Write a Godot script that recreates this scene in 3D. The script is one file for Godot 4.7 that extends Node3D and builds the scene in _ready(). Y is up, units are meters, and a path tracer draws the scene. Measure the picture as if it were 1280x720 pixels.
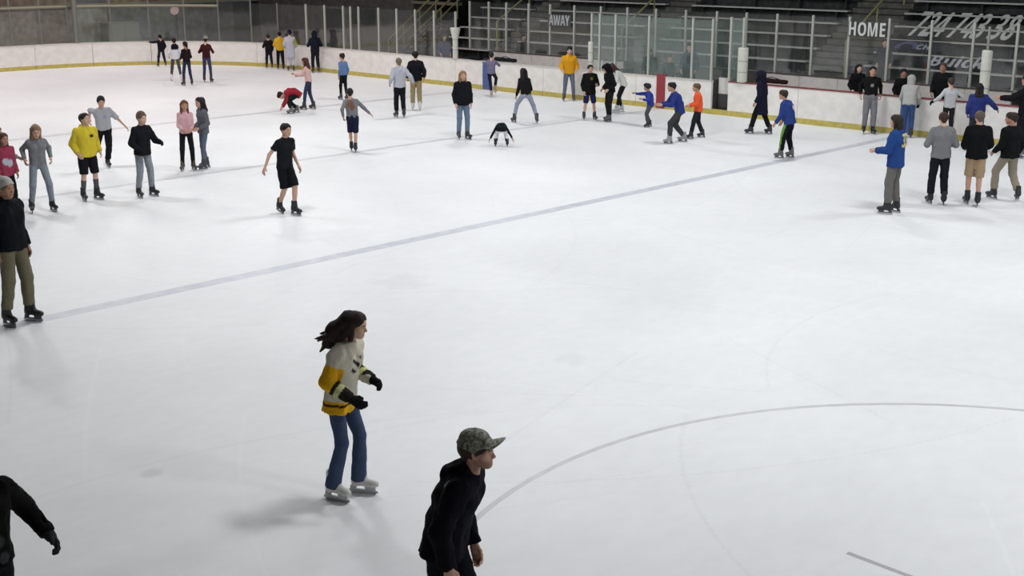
extends Node3D
# Public skating session in an ice hall, seen from the gallery.
# x runs along the rink, z across it (far boards at z = 0), y is up; metres.

const LAMP_ENERGY := 35.0
const EXPOSURE := 1.0
const LAMP_Y := 8.8

const PEOPLE := [
	{at = Vector3(-23.99, 0.00, 3.17), yaw = -1.842, h = 1.30, label = "skater all in black with one arm stretched out by the far left boards", top = ["jacket", "1b1b20"], bot = ["trousers", "25252c"], LA = [0.93, -0.02, 0.1], RA = [0.3, -0.8, 0.2], L = [0.2, 0, 0, 15, 0], R = [-0.1, -0.05, 0, -10, 0], hair = ["short", "17130f"], skate = "4a4230"},
	{at = Vector3(-18.29, 0.00, 6.00), yaw = -2.026, h = 1.57, label = "skater in white hoodie and black vest with dark grey leggings, far left", top = ["hoodie", "cfcfd4"], bot = ["trousers", "4a4a50"], vest = "1c1c22", L = [0.18, 0.05, 0, 12, 0], R = [-0.16, -0.12, 0, -12, 0], LA = [0.4, -0.75, 0.3], RA = [0.4, -0.75, 0.3], hair = ["short", "1b1512"], skate = "d8d8d8", slim = 1},
	{at = Vector3(-16.49, 0.00, 6.64), yaw = -1.685, h = 1.55, label = "skater in short black top and dark blue jeans near the far left boards", top = ["tee_long", "201618"], bot = ["jeans", "2b3247"], L = [0.14, 0.02, 0, 12, 0], R = [-0.16, 0, 0, -14, 0], LA = [0.15, -0.7, 0.45], RA = [0.15, -0.7, 0.45], hair = ["pony", "15110f"], skate = "3a3434", slim = 1},
	{at = Vector3(-16.95, 0.00, 5.50), yaw = -2.398, h = 1.65, label = "skater in dark red top with folded arms beside the far left group", top = ["tee_long", "3d1a1c"], bot = ["jeans", "3a3c5c"], L = [0.14, 0.05, 0, 12, 0], R = [-0.14, -0.03, 0, -12, 0], LA = [0.25, -0.38, 0.4], RA = [0.25, -0.38, 0.4], hair = ["short", "1e1613"], skate = "3b3030", slim = 1, hat = ["beanie", "8a8478"]},
	{at = Vector3(-19.99, 0.00, 0.57), yaw = -2.096, h = 1.36, label = "skater in black leaning on the curved boards left of the yellow hoodie", top = ["jacket", "17171d"], bot = ["trousers", "1d1d23"], LA = [0.35, -0.6, 0.5], RA = [0.25, -0.9, 0.1], hair = ["short", "2b1e18"], skate = "5a4433"},
	{at = Vector3(-19.33, 0.00, 0.47), yaw = -2.192, h = 1.49, label = "skater in yellow hoodie and black trousers at the curved far boards", top = ["hoodie", "cfa52e"], bot = ["trousers", "17171b"], LA = [0.3, -0.6, 0.45], RA = [0.3, -0.6, 0.45], hair = ["short", "15120f"], skate = "2a2626", w = 1.1},
	{at = Vector3(-18.36, 0.00, 0.66), yaw = -2.235, h = 1.60, label = "skater in long pale grey coat and navy cap at the curved far boards", top = ["coat", "b3b2bf"], bot = ["trousers", "c2c2cc"], LA = [0.3, -0.7, 0.4], RA = [0.3, -0.7, 0.4], hair = ["short", "1b1a20"], hat = ["beanie", "15183a"], skate = "4a3c33", w = 1.12, patches = [[-0.25, 0.3, 0, 0.17, "8d9a58"]]},
	{at = Vector3(-17.02, 0.00, 0.43), yaw = -2.044, h = 1.62, label = "skater in dark navy jacket alone by the far boards left of the blue top", top = ["hoodie", "171a26"], bot = ["trousers", "1c1c24"], LA = [0.3, -0.5, 0.5], RA = [0.3, -0.5, 0.5], hair = ["short", "15151a"], hat = ["hood", "171a26"], skate = "3a3024", w = 1.1},
	{at = Vector3(-7.21, 0.00, 8.81), yaw = -0.593, h = 1.50, label = "skater in red jacket bent over with both hands on the ice", top = ["jacket", "8a2630"], bot = ["trousers", "14201c"], lean = [104, 0, 0], drop = 0.27, pz = -0.14, L = [0.14, 0.02, 0, 8, 0], R = [-0.14, -0.16, 0, -8, 0], LA = [0.05, -0.92, 0.32], RA = [0.05, -0.92, 0.3], head = [0, 70, 0], hair = ["short", "1d1712"], skate = "6a6a68"},
	{at = Vector3(-7.64, 0.00, 7.86), yaw = -0.903, h = 1.57, label = "skater in pale pink top with long auburn hair and jeans", top = ["tee_long", "cfa9a5"], bot = ["jeans", "343a50"], LA = [0.1, -0.35, 0.75], RA = [0.15, -0.5, 0.6], L = [0.13, 0.1, 0, 10, 0], R = [-0.13, -0.12, 0, -14, 0], hair = ["long", "4a2620"], skate = "33302f", slim = 1, lean = [8, 0, 0]},
	{at = Vector3(-8.90, 0.00, 5.50), yaw = -1.628, h = 1.49, label = "skater in blue top and black trousers gliding past the far boards", top = ["tee_long", "5f78a0"], bot = ["trousers", "17171c"], LA = [0.2, -0.93, 0.05], RA = [0.2, -0.93, 0.05], L = [0.05, 0.05, 0, 5, 0], R = [-0.08, -0.1, 0, -10, 0], hair = ["bun", "231a17"], skate = "3a3a3c", slim = 1, lean = [2, 0, 0]},
	{at = Vector3(-0.07, 0.00, 12.23), yaw = -2.245, h = 1.53, label = "skater in grey sleeved top and navy shorts with one arm held out", top = ["tee_long", "77767c"], bot = ["shorts", "1d2036"], LA = [0.3, -0.75, -0.1], RA = [0.75, -0.75, 0.2], L = [0.03, 0.12, 0, 6, 0], R = [-0.07, -0.1, 0, -8, 0], lean = [4, 6, 0], hair = ["short", "1f1a1c"], skate = "26262a", patches = [[0.02, 0.4, -0.12, 0.1, "77594b"], [-0.02, 0.29, -0.12, 0.09, "77594b"]]},
	{at = Vector3(-4.14, 0.00, 7.10), yaw = -2.023, h = 1.71, label = "skater in pale grey hoodie beside the khaki trousers near the far boards", top = ["hoodie", "aeb0ba"], bot = ["trousers", "191a20"], LA = [0.45, -0.75, 0.15], RA = [0.5, -0.75, 0.05], L = [0.14, 0.04, 0, 14, 0], R = [-0.06, -0.06, 0, -8, 0], hair = ["short", "6f6255"], skate = "2d2f33", w = 1.08},
	{at = Vector3(-5.10, 0.00, 5.64), yaw = -2.262, h = 1.76, label = "skater in black jacket and khaki trousers near the far boards", top = ["jacket", "1b1c20"], bot = ["trousers", "938562"], LA = [0.4, -0.82, 0.1], RA = [0.42, -0.82, 0.05], L = [0.12, 0.03, 0, 8, 0], R = [-0.1, -0.03, 0, -8, 0], hair = ["curly", "141214"], skate = "c9c9c6", patches = [[-0.27, 0.03, 0.05, 0.09, "8c7a2c"]]},
	{at = Vector3(0.31, 0.00, 8.86), yaw = 1.071, h = 1.75, label = "skater facing us in black jacket and blue jeans with long blond hair", top = ["jacket", "17191d"], bot = ["jeans", "66788f"], LA = [0.22, -0.93, 0.1], RA = [0.22, -0.93, 0.1], L = [0.12, 0.05, 0, 25, 0], R = [-0.1, 0, 0, -6, 0], hair = ["long", "8a6a4e"], skate = "393a3d"},
	{at = Vector3(-5.86, 0.00, 1.54), yaw = -2.444, h = 1.50, label = "skater in grey and purple top with one leg lifted beside the blue board stripe", top = ["tee_long", "6d6b84"], bot = ["trousers", "1d1f30"], LA = [0.3, -0.2, 0.8], RA = [0.35, -0.2, 0.75], L = [0.05, 0, 0, 5, 0], R = [-0.05, 0.2, 0.15, -20, 20], hair = ["short", "202024"], skate = "9a8f8c", slim = 1, drop = 0.03},
	{at = Vector3(-0.76, 0.00, 5.52), yaw = -1.943, h = 1.68, label = "skater striding away with long dark hair, black top and pale jeans", top = ["tee_long", "1b191c"], bot = ["jeans", "9097a8"], lean = [28, -4, 0], LA = [0.25, -0.9, 0.25], RA = [0.25, -0.85, 0.3], L = [0.13, 0.16, 0, 10, 0], R = [-0.36, -0.3, 0.03, -40, 18], drop = 0.05, px = 0.02, hair = ["long", "1d1718"], skate = "40383c", slim = 1},
	{at = Vector3(1.91, 0.00, 9.03), yaw = -2.329, h = 1.18, label = "small skater in black and white stooping on hands and feet", top = ["tee_long", "1c1d1f"], bot = ["trousers", "1a1b1d"], lean = [108, 0, 0], drop = 0.27, pz = -0.1, L = [0.15, -0.05, 0, 8, 0], R = [-0.15, -0.05, 0, -8, 0], LA = [0.5, -0.86, -0.1], RA = [0.5, -0.86, -0.1], head = [0, 60, 0], hair = ["short", "151515"], skate = "1c1c1e", patches = [[0.06, 0.25, -0.12, 0.07, "bfc4c4"], [-0.1, 0.1, -0.12, 0.06, "bfc4c4"]], legpatch = "cfd2d2"},
	{at = Vector3(-3.44, 0.00, 0.42), yaw = 0.811, h = 1.71, label = "man in amber hoodie and jeans leaning back against the far boards", top = ["hoodie", "cf9420"], bot = ["jeans", "5f6a78"], LA = [0.32, -0.72, 0.3], RA = [0.32, -0.72, 0.3], L = [0.15, 0.05, 0, 14, 0], R = [-0.17, 0.05, 0, -14, 0], hair = ["short", "1f1a16"], hat = ["beanie", "262b28"], skate = "4a4844", w = 1.12, beard = "2a2320"},
	{at = Vector3(0.18, 0.00, 3.62), yaw = 0.970, h = 1.57, label = "boy in black jersey and navy shorts facing us by the far boards", top = ["jersey", "17181b"], bot = ["shorts", "1d2350"], LA = [0.1, -0.5, 0.5], RA = [0.2, -0.92, 0.1], L = [0.16, 0.02, 0, 14, 0], R = [-0.16, 0.02, 0, -14, 0], hair = ["short", "2a1b16"], skate = "2b2b33", w = 1.1, patches = [[0.02, 0.38, 0.14, 0.05, "6b5a22"], [0.2, 0.2, 0.16, 0.06, "8b8a96"]]},
	{at = Vector3(0.82, 0.00, 3.48), yaw = -0.355, h = 1.63, label = "skater in black jacket with hood up beside the white jacket", top = ["jacket", "16161a"], bot = ["trousers", "1d1a1c"], LA = [0.1, -0.78, 0.2], RA = [0.1, -0.78, 0.2], L = [0.09, 0.04, 0, 8, 0], R = [-0.09, -0.04, 0, -8, 0], lean = [10, 0, 0], head = [0, 30, 0], hat = ["hood", "141417"], hair = ["short", "141414"], skate = "55565a"},
	{at = Vector3(-0.25, 0.00, 1.71), yaw = -0.712, h = 1.62, label = "skater stooping in white jacket with brown hair and black leggings", top = ["jacket", "c9cac6"], bot = ["trousers", "1c1b1f"], lean = [42, 0, 0], LA = [0.1, -0.8, 0.4], RA = [0.1, -0.8, 0.4], L = [0.15, 0.1, 0, 8, 0], R = [-0.15, -0.1, 0, -12, 0], pz = -0.12, head = [0, 35, 0], hair = ["long", "46302a"], skate = "a9aab0", slim = 1},
	{at = Vector3(2.38, 0.00, 3.61), yaw = -0.701, h = 1.22, label = "small child in blue jacket and helmet with one arm pointing left", top = ["jacket", "2f3c8c"], bot = ["trousers", "4c4d50"], LA = [0.2, -0.4, 0.55], RA = [0.1, -0.02, 0.97], L = [0.1, 0.05, 0, 8, 0], R = [-0.1, -0.05, 0, -10, 0], lean = [14, 0, 0], hair = ["short", "26221f"], hat = ["helmet", "2e2f33"], skate = "26262a", drop = 0.04, w = 1.1},
	{at = Vector3(4.74, 0.00, 5.49), yaw = -0.723, h = 1.66, label = "skater in blue jacket bending towards the small child in blue", top = ["jacket", "2d3a7a"], bot = ["trousers", "3c3e40"], lean = [26, 0, 0], LA = [0.15, -0.45, 0.7], RA = [0.1, -0.5, 0.72], L = [0.14, 0.2, 0, 8, 0], R = [-0.16, -0.24, 0, -22, 0], drop = 0.05, hair = ["short", "171518"], skate = "8d8e90", patches = [[-0.1, 0.3, -0.12, 0.05, "c9d4ee"]]},
	{at = Vector3(4.62, 0.00, 4.43), yaw = -0.861, h = 1.43, label = "child in bright orange jacket and dark trousers", top = ["jacket", "dd5a33"], bot = ["trousers", "22262c"], LA = [0.15, -0.6, 0.5], RA = [0.15, -0.65, 0.45], L = [0.13, 0.16, 0, 8, 0], R = [-0.13, -0.16, 0, -14, 0], hair = ["short", "5e4a33"], skate = "2c3233", w = 1.12, lean = [6, 0, 0]},
	{at = Vector3(5.40, 0.00, 2.62), yaw = -1.346, h = 1.69, label = "skater in long dark navy coat striding along the far boards", top = ["coat", "191a2c"], bot = ["trousers", "17171c"], LA = [0.22, -0.92, 0.15], RA = [0.22, -0.92, 0.15], L = [0.12, 0.22, 0, 8, 0], R = [-0.13, -0.22, 0, -16, 0], hair = ["short", "15151d"], hat = ["hood", "191a2a"], skate = "2a2a34", lean = [6, 0, 0]},
	{at = Vector3(8.10, 0.00, 5.60), yaw = -1.455, h = 1.62, label = "boy in blue jacket and black trousers with bright green side stripes", top = ["jacket", "2f427f"], bot = ["trousers", "17191e"], LA = [0.2, -0.9, 0.3], RA = [0.2, -0.9, 0.3], L = [0.12, 0.1, 0, 8, 0], R = [-0.12, -0.06, 0, -10, 0], lean = [22, 0, 0], hair = ["short", "33281f"], skate = "5b5d60", stripe = "6a9a48", patches = [[-0.06, 0.3, -0.14, 0.07, "cdd6e8"]], w = 1.05},
	{at = Vector3(7.41, 0.00, 0.43), yaw = 0.632, h = 1.78, label = "skater in black shirt and baggy grey trousers with back to the boards", top = ["tee_long", "16161a"], bot = ["trousers", "76767a"], LA = [0.4, -0.75, -0.15], RA = [0.4, -0.75, -0.15], L = [0.1, 0.1, 0, 20, 0], R = [-0.13, 0.05, 0, -6, 0], hair = ["short", "141214"], skate = "1d1d20", w = 1.1, patches = [[0, 0.3, 0.14, 0.05, "8a8a8c"]]},
	{at = Vector3(8.53, 0.00, 0.43), yaw = -2.713, h = 1.66, label = "skater in pale grey hoodie and jeans bent over the far boards", top = ["hoodie", "a5a5a3"], bot = ["jeans", "38507a"], lean = [34, 0, 0], LA = [0.2, -0.75, 0.5], RA = [0.35, -0.85, 0.25], L = [0.1, 0.05, 0, 8, 0], R = [-0.1, 0, 0, -8, 0], pz = -0.08, hair = ["short", "3b332e"], hat = ["hood", "a0a09e"], skate = "2b2b30", gloves = "16171a"},
	{at = Vector3(9.64, 0.00, 0.42), yaw = -2.358, h = 1.62, label = "slim skater in pale grey top with black gloves and arms apart", top = ["tee_long", "bdbec2"], bot = ["trousers", "232327"], LA = [0.55, -0.6, 0.2], RA = [0.5, -0.35, 0.5], L = [0.1, 0.05, 0, 8, 0], R = [-0.1, 0, 0, -8, 0], gloves = "18181b", hair = ["short", "3d342e"], skate = "2b2522", slim = 1},
	{at = Vector3(10.82, 0.00, 1.40), yaw = -2.640, h = 1.63, label = "skater in blue jacket with long dark hair near the far right pad", top = ["jacket", "2d3772"], bot = ["trousers", "30323a"], LA = [0.3, -0.85, 0.2], RA = [0.6, -0.6, 0.2], hair = ["long", "231c1e"], skate = "2a2a2c", w = 1.12},
	{at = Vector3(12.11, 0.00, 1.67), yaw = -1.539, h = 1.94, label = "skater in long black coat reaching out at the right edge", top = ["coat", "19161a"], bot = ["trousers", "151518"], LA = [0.15, -0.3, 0.9], RA = [0.25, -0.9, 0.1], hair = ["short", "22201f"], skate = "7d7f84", w = 1.1},
	{at = Vector3(13.06, 0.00, 9.81), yaw = -1.415, h = 1.83, label = "boy in blue jersey with yellow back number and grey trousers", top = ["jersey", "26447f"], bot = ["trousers", "6a6865"], LA = [0.2, -0.55, 0.55], RA = [0.15, -0.6, 0.5], L = [0.13, 0.06, 0, 10, 0], R = [-0.13, -0.02, 0, -14, 0], hair = ["long_short", "2a2420"], skate = "25252a", number = ["33", "c9bd8c"], w = 1.04},
	{at = Vector3(13.28, 0.00, 8.41), yaw = -2.443, h = 1.77, label = "boy in heather grey sweater and black trousers, left of the black jackets", top = ["sweater", "77777a"], bot = ["trousers", "1b1d26"], LA = [0.2, -0.5, 0.45], RA = [0.2, -0.5, 0.42], L = [0.14, 0.05, 0, 12, 0], R = [-0.1, -0.04, 0, -10, 0], hair = ["short", "3a2820"], skate = "1e1e23", w = 1.04},
	{at = Vector3(13.78, 0.00, 8.03), yaw = -2.519, h = 1.81, label = "boy in black jacket and khaki shorts between grey sweater and khaki trousers", top = ["jacket", "121316"], bot = ["shorts", "a38d70"], LA = [0.1, -0.68, 0.42], RA = [0.1, -0.72, 0.4], L = [0.06, 0.1, 0, 8, 0], R = [-0.1, -0.1, 0, -10, 0], hair = ["short", "5c5046"], skate = "1f2024", w = 1.08},
	{at = Vector3(13.98, 0.00, 7.05), yaw = -1.965, h = 1.77, label = "boy in black jacket and khaki trousers rightmost of the walking three", top = ["jacket", "141518"], bot = ["trousers", "8e8676"], LA = [0.25, -0.8, 0.35], RA = [0.3, -0.85, 0.05], L = [0.1, 0.14, 0, 6, 0], R = [-0.14, -0.26, 0.03, -30, 14], hair = ["short", "2e2622"], head = [40, 5, 0], skate = "232326", drop = 0.03, w = 1.06},
	{at = Vector3(1.42, 0.00, 20.97), yaw = 1.274, h = 1.68, label = "girl in grey top and grey jeans with long sandy hair, hands at hips", top = ["tee_long", "76787c"], bot = ["jeans", "808891"], LA = [0.42, -0.62, -0.05], RA = [0.42, -0.62, -0.05], L = [0.2, 0.02, 0, 20, 0], R = [-0.17, 0.02, 0, -8, 0], lean = [12, 0, 0], head = [0, 18, 0], hair = ["long", "80684c"], skate = "26262a", slim = 1, drop = 0.02},
	{at = Vector3(0.99, 0.00, 19.75), yaw = 1.535, h = 1.69, label = "man in bright yellow jacket and black shorts", top = ["hoodie", "cdb838"], bot = ["shorts", "1b1a1f"], LA = [0.3, -0.82, 0.15], RA = [0.3, -0.8, 0.2], L = [0.13, 0.05, 0, 24, 0], R = [-0.13, 0.0, 0, -6, 0], head = [18, -8, 0], hair = ["short", "2c2526"], skate = "202226", w = 1.2, patches = [[0.06, 0.36, 0.16, 0.04, "2e2c18"]], sock = "55565a"},
	{at = Vector3(-2.32, 0.00, 17.56), yaw = 1.258, h = 1.65, label = "man in pale grey shirt and black trousers skating on one leg", top = ["tee_half", "a9aaaf"], bot = ["trousers", "191a1f"], LA = [0.62, -0.72, 0.15], RA = [0.45, -0.35, -0.25], L = [0.0, 0.05, 0, 8, 0], R = [-0.13, -0.5, 0.34, -10, 50], lean = [22, -6, 0], px = -0.02, drop = 0.03, hair = ["short", "26221f"], hat = ["beanie", "2c2a2c"], skate = "232427", w = 1.08, patches = [[0.05, 0.36, 0.15, 0.07, "8f97b8"]]},
	{at = Vector3(1.47, 0.00, 18.81), yaw = 1.668, h = 1.67, label = "skater in black puffer jacket and pale jeans left of the pink top", top = ["jacket", "191b1f"], bot = ["jeans", "858b93"], LA = [0.25, -0.5, 0.62], RA = [0.2, -0.75, 0.3], L = [0.14, 0.05, 0, 14, 0], R = [-0.14, 0.0, 0, -10, 0], hair = ["short", "6b5648"], hat = ["beanie", "66554c"], skate = "232427", gloves = "1b1b20", lean = [3, 0, 0]},
	{at = Vector3(-0.63, 0.00, 16.50), yaw = 1.111, h = 1.55, label = "girl in pink top and black leggings with long auburn hair", top = ["tee_long", "d5a9b0"], bot = ["trousers", "1c1b20"], LA = [-0.08, -0.68, 0.42], RA = [-0.08, -0.68, 0.42], L = [0.11, 0.02, 0, 22, 0], R = [-0.13, 0.02, 0, -22, 0], hair = ["long", "6b4334"], skate = "51493f", slim = 1},
	{at = Vector3(-0.54, 0.00, 16.12), yaw = -0.123, h = 1.59, label = "girl in grey jacket with long dark hair beside the pink top", top = ["jacket", "62646c"], bot = ["jeans", "5d6674"], LA = [0.15, -0.7, 0.35], RA = [0.15, -0.75, 0.3], L = [0.11, 0.08, 0, 8, 0], R = [-0.1, -0.08, 0, -10, 0], hair = ["long", "241e20"], skate = "3c3d42", slim = 1},
	{at = Vector3(4.96, 0.00, 17.83), yaw = 1.612, h = 1.73, label = "young man in black t-shirt and black shorts skating towards us", top = ["tee", "1a1c20"], bot = ["shorts", "15161a"], LA = [0.38, -0.88, 0.12], RA = [0.55, -0.8, -0.1], L = [0.02, 0.15, 0, 8, 0], R = [-0.05, -0.2, 0.02, -6, 14], lean = [7, 0, 0], hair = ["short", "1d1817"], skate = "1c1c20", drop = 0.02, w = 0.93},
	{at = Vector3(8.19, 0.00, 24.60), yaw = 1.892, h = 1.92, label = "tall skater in black hoodie, khaki trousers and pale cap at the left edge", top = ["hoodie", "14171b"], bot = ["trousers", "6f6a56"], LA = [0.2, -0.93, 0.1], RA = [0.2, -0.95, -0.05], L = [0.16, 0.06, 0, 8, 0], R = [-0.16, -0.02, 0, -10, 0], lean = [-4, 0, 0], hair = ["short", "6f6350"], hat = ["beanie", "b0aca8"], skate = "1a1a1c", px = 0},
	{at = Vector3(1.50, 0.00, 21.62), yaw = 1.680, h = 1.55, label = "skater in red and pink jacket behind the tall one at the left edge", top = ["jacket", "8e3a50"], bot = ["trousers", "15161a"], LA = [0.2, -0.9, 0.15], RA = [0.2, -0.9, 0.15], hair = ["long", "54392f"], skate = "1d1d20", patches = [[-0.04, 0.22, 0.14, 0.08, "a9a9b2"], [0.05, 0.18, 0.14, 0.08, "a9a9b2"]]},
	{at = Vector3(0.67, 0.00, 21.39), yaw = 2.209, h = 1.56, label = "skater in black and white striped jacket reaching to the girl in grey", top = ["jacket", "8d8f96"], bot = ["trousers", "17171c"], LA = [0.2, -0.6, 0.65], RA = [0.2, -0.7, 0.5], hair = ["short", "1a1718"], skate = "1d1d20", patches = [[0.16, 0.38, 0.02, 0.12, "1b1c20"]]},
	{at = Vector3(-2.86, 0.00, 19.98), yaw = 2.736, h = 1.70, label = "skater in dark jacket cut off by the left edge", top = ["jacket", "2b2b30"], bot = ["trousers", "1c1c22"], LA = [0.2, -0.9, 0.15], RA = [0.2, -0.9, 0.15], hair = ["short", "1c1918"], skate = "1d1d20"},
	{at = Vector3(15.65, 0.00, 25.02), yaw = 1.890, h = 1.77, label = "girl in cream and yellow hockey jersey with hair blowing back", near = 1, top = ["jersey", "c9c4b2"], bot = ["bootcut", "414f6c"], lean = [15, 0, 0], LA = [0.0, -0.58, 0.3], RA = [0.04, -0.73, 0.24], L = [0.13, 0.07, 0, 14, 0], R = [-0.1, -0.06, 0, -2, 0], hair = ["wind", "2a1f1b"], skate = "cfcfca", gloves = "15161a", slim = 1, paint = "jersey", drop = 0.01, head = [16, 8, 0], pz = -0.03},
	{at = Vector3(18.51, 0.00, 26.35), yaw = 2.077, h = 1.84, label = "man in black hoodie and camouflage cap at the bottom of the picture", near = 1, top = ["hoodie", "10131a"], bot = ["trousers", "14161a"], lean = [23, 0, 0], LA = [0.03, -0.94, 0.0], RA = [0.04, -0.95, -0.1], L = [0.12, 0.14, 0, 8, 0], R = [-0.12, -0.16, 0, -10, 0], hair = ["short", "3a2c22"], hat = ["cap", "6a6e62"], skate = "1c1c20", w = 1.08, head = [0, -2, 0], patches = [[-0.16, 0.46, -0.1, 0.03, "9aa0a4"]], beard = "4a382c"},
	{at = Vector3(16.35, 0.00, 28.58), yaw = 1.466, h = 1.72, label = "person in black hooded jacket cut off at the bottom left corner", near = 1, top = ["hoodie", "0e0f12"], bot = ["trousers", "17181b"], LA = [0.45, -0.7, 0.2], RA = [0.3, -0.85, 0.2], hair = ["short", "15120f"], hat = ["hood", "0e0f12"], skate = "1c1c20", w = 1.22, gloves = "2b2c2e", patches = [[0.08, 0.12, 0.17, 0.06, "35383a"], [0.12, 0.0, 0.17, 0.05, "3a3c3e"]]},
	{at = Vector3(-12.66, -0.10, -2.60), yaw = 0.997, h = 1.66, label = "spectator in blue jacket standing behind the glass by the stairs", top = ["jacket", "27345e"], bot = ["trousers", "2a3350"], hair = ["short", "22202a"], LA = [0.25, -0.8, 0.3], RA = [0.25, -0.8, 0.3], skate = "202024"},
	{at = Vector3(-8.36, -0.10, -2.60), yaw = 0.760, h = 1.85, label = "spectator in black standing behind the away bench glass", top = ["jacket", "1c1f24"], bot = ["trousers", "22252c"], hair = ["short", "1a1a1c"], LA = [0.25, -0.8, 0.3], RA = [0.25, -0.8, 0.3], skate = "202024"},
	{at = Vector3(-0.46, 0.10, -1.00), yaw = 0.995, h = 1.44, label = "official in black behind the box glass above the red stripe", top = ["jacket", "17181b"], bot = ["trousers", "17181b"], hair = ["short", "4a4441"], LA = [0.25, -0.8, 0.3], RA = [0.25, -0.8, 0.3], skate = "202024"},
	{at = Vector3(-1.24, 0.10, -1.00), yaw = 0.661, h = 1.60, label = "person in dark clothes with curly hair inside the timekeeper box", top = ["jacket", "23282c"], bot = ["trousers", "23282c"], hair = ["curly", "17171a"], LA = [0.25, -0.8, 0.3], RA = [0.25, -0.8, 0.3], skate = "202024"},
	{at = Vector3(0.34, 0.10, -1.00), yaw = 0.456, h = 1.84, label = "person in navy jacket in the right penalty box", top = ["jacket", "2b3444"], bot = ["trousers", "24282e"], hair = ["short", "1c1c1f"], LA = [0.25, -0.8, 0.3], RA = [0.25, -0.8, 0.3], skate = "202024"},
	{at = Vector3(6.35, 0.10, -0.72), yaw = 0.852, h = 1.59, label = "spectator in black with dark curly hair behind the home bench", top = ["jacket", "141316"], bot = ["trousers", "17171a"], hair = ["long", "120f10"], LA = [0.25, -0.8, 0.3], RA = [0.25, -0.8, 0.3], skate = "202024"},
	{at = Vector3(5.74, 0.62, -3.30), yaw = 0.485, h = 1.61, label = "tall spectator in dark navy under the home sign", top = ["jacket", "171a28"], bot = ["trousers", "17181d"], hair = ["short", "141418"], LA = [0.25, -0.8, 0.3], RA = [0.25, -0.8, 0.3], skate = "202024"},
	{at = Vector3(7.71, 0.10, -0.72), yaw = 0.644, h = 1.54, label = "person in black with curly hair behind the bent grey hoodie", top = ["jacket", "151417"], bot = ["trousers", "17171a"], hair = ["curly", "161213"], LA = [0.25, -0.8, 0.3], RA = [0.25, -0.8, 0.3], skate = "202024"},
	{at = Vector3(8.84, 0.10, -0.72), yaw = 0.267, h = 1.78, label = "spectator in black and grey behind the bench near the right pad", top = ["jacket", "17181a"], bot = ["trousers", "17171a"], hair = ["short", "4a413c"], LA = [0.25, -0.8, 0.3], RA = [0.25, -0.8, 0.3], skate = "202024"},
]

class Shape:
	var v := PackedVector3Array()
	var n := PackedVector3Array()
	var c := PackedColorArray()
	var i := PackedInt32Array()
	func add(o: Shape, t: Transform3D) -> void:
		var base := v.size()
		var flip := t.basis.determinant() < 0.0
		var nb := t.basis.inverse().transposed()
		for k in o.v.size():
			v.append(t * o.v[k])
			n.append((nb * o.n[k]).normalized())
			c.append(o.c[k])
		if flip:
			for k in range(0, o.i.size(), 3):
				i.append(base + o.i[k]); i.append(base + o.i[k + 2]); i.append(base + o.i[k + 1])
		else:
			for k in o.i:
				i.append(base + k)
	func mesh() -> ArrayMesh:
		var a := []
		a.resize(Mesh.ARRAY_MAX)
		a[Mesh.ARRAY_VERTEX] = v
		a[Mesh.ARRAY_NORMAL] = n
		a[Mesh.ARRAY_COLOR] = c
		a[Mesh.ARRAY_INDEX] = i
		var m := ArrayMesh.new()
		m.add_surface_from_arrays(Mesh.PRIMITIVE_TRIANGLES, a)
		return m

var mats := {}
var protos := {}
var names := {}
var cloth_normal: NoiseTexture2D
var noise := FastNoiseLite.new()
var rng := RandomNumberGenerator.new()


func _ready() -> void:
	rng.seed = 7
	noise.seed = 3
	noise.frequency = 9.0
	make_camera()
	make_world()
	make_lamps()
	make_room()
	make_ice()
	make_boards()
	make_glass()
	make_benches()
	make_bleachers()
	make_signs()
	make_stairs()
	make_backdrop()
	make_protos()
	for d in PEOPLE:
		make_person(d)


# ------------------------------------------------------------------ camera, light
func make_camera() -> void:
	var c := Camera3D.new()
	c.name = "camera"
	c.fov = rad_to_deg(2.0 * atan(360.0 / 1568.0))
	c.near = 0.1
	c.far = 200.0
	c.transform = Transform3D(Basis(Vector3(0.7184, 0.00092, -0.69563), Vector3(-0.18226, 0.96531, -0.18695), Vector3(0.67133, 0.26109, 0.69365)).orthonormalized(), Vector3(24.0855, 4.8333, 31.5501))
	add_child(c)
	c.current = true


func make_world() -> void:
	var w := WorldEnvironment.new()
	w.name = "world"
	var e := Environment.new()
	e.background_mode = Environment.BG_COLOR
	e.background_color = Color(0, 0, 0)
	e.tonemap_mode = Environment.TONE_MAPPER_LINEAR
	e.tonemap_exposure = EXPOSURE
	e.ambient_light_source = Environment.AMBIENT_SOURCE_DISABLED
	e.sdfgi_enabled = true
	e.ssao_enabled = true
	e.ssil_enabled = true
	w.environment = e
	add_child(w)


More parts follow.
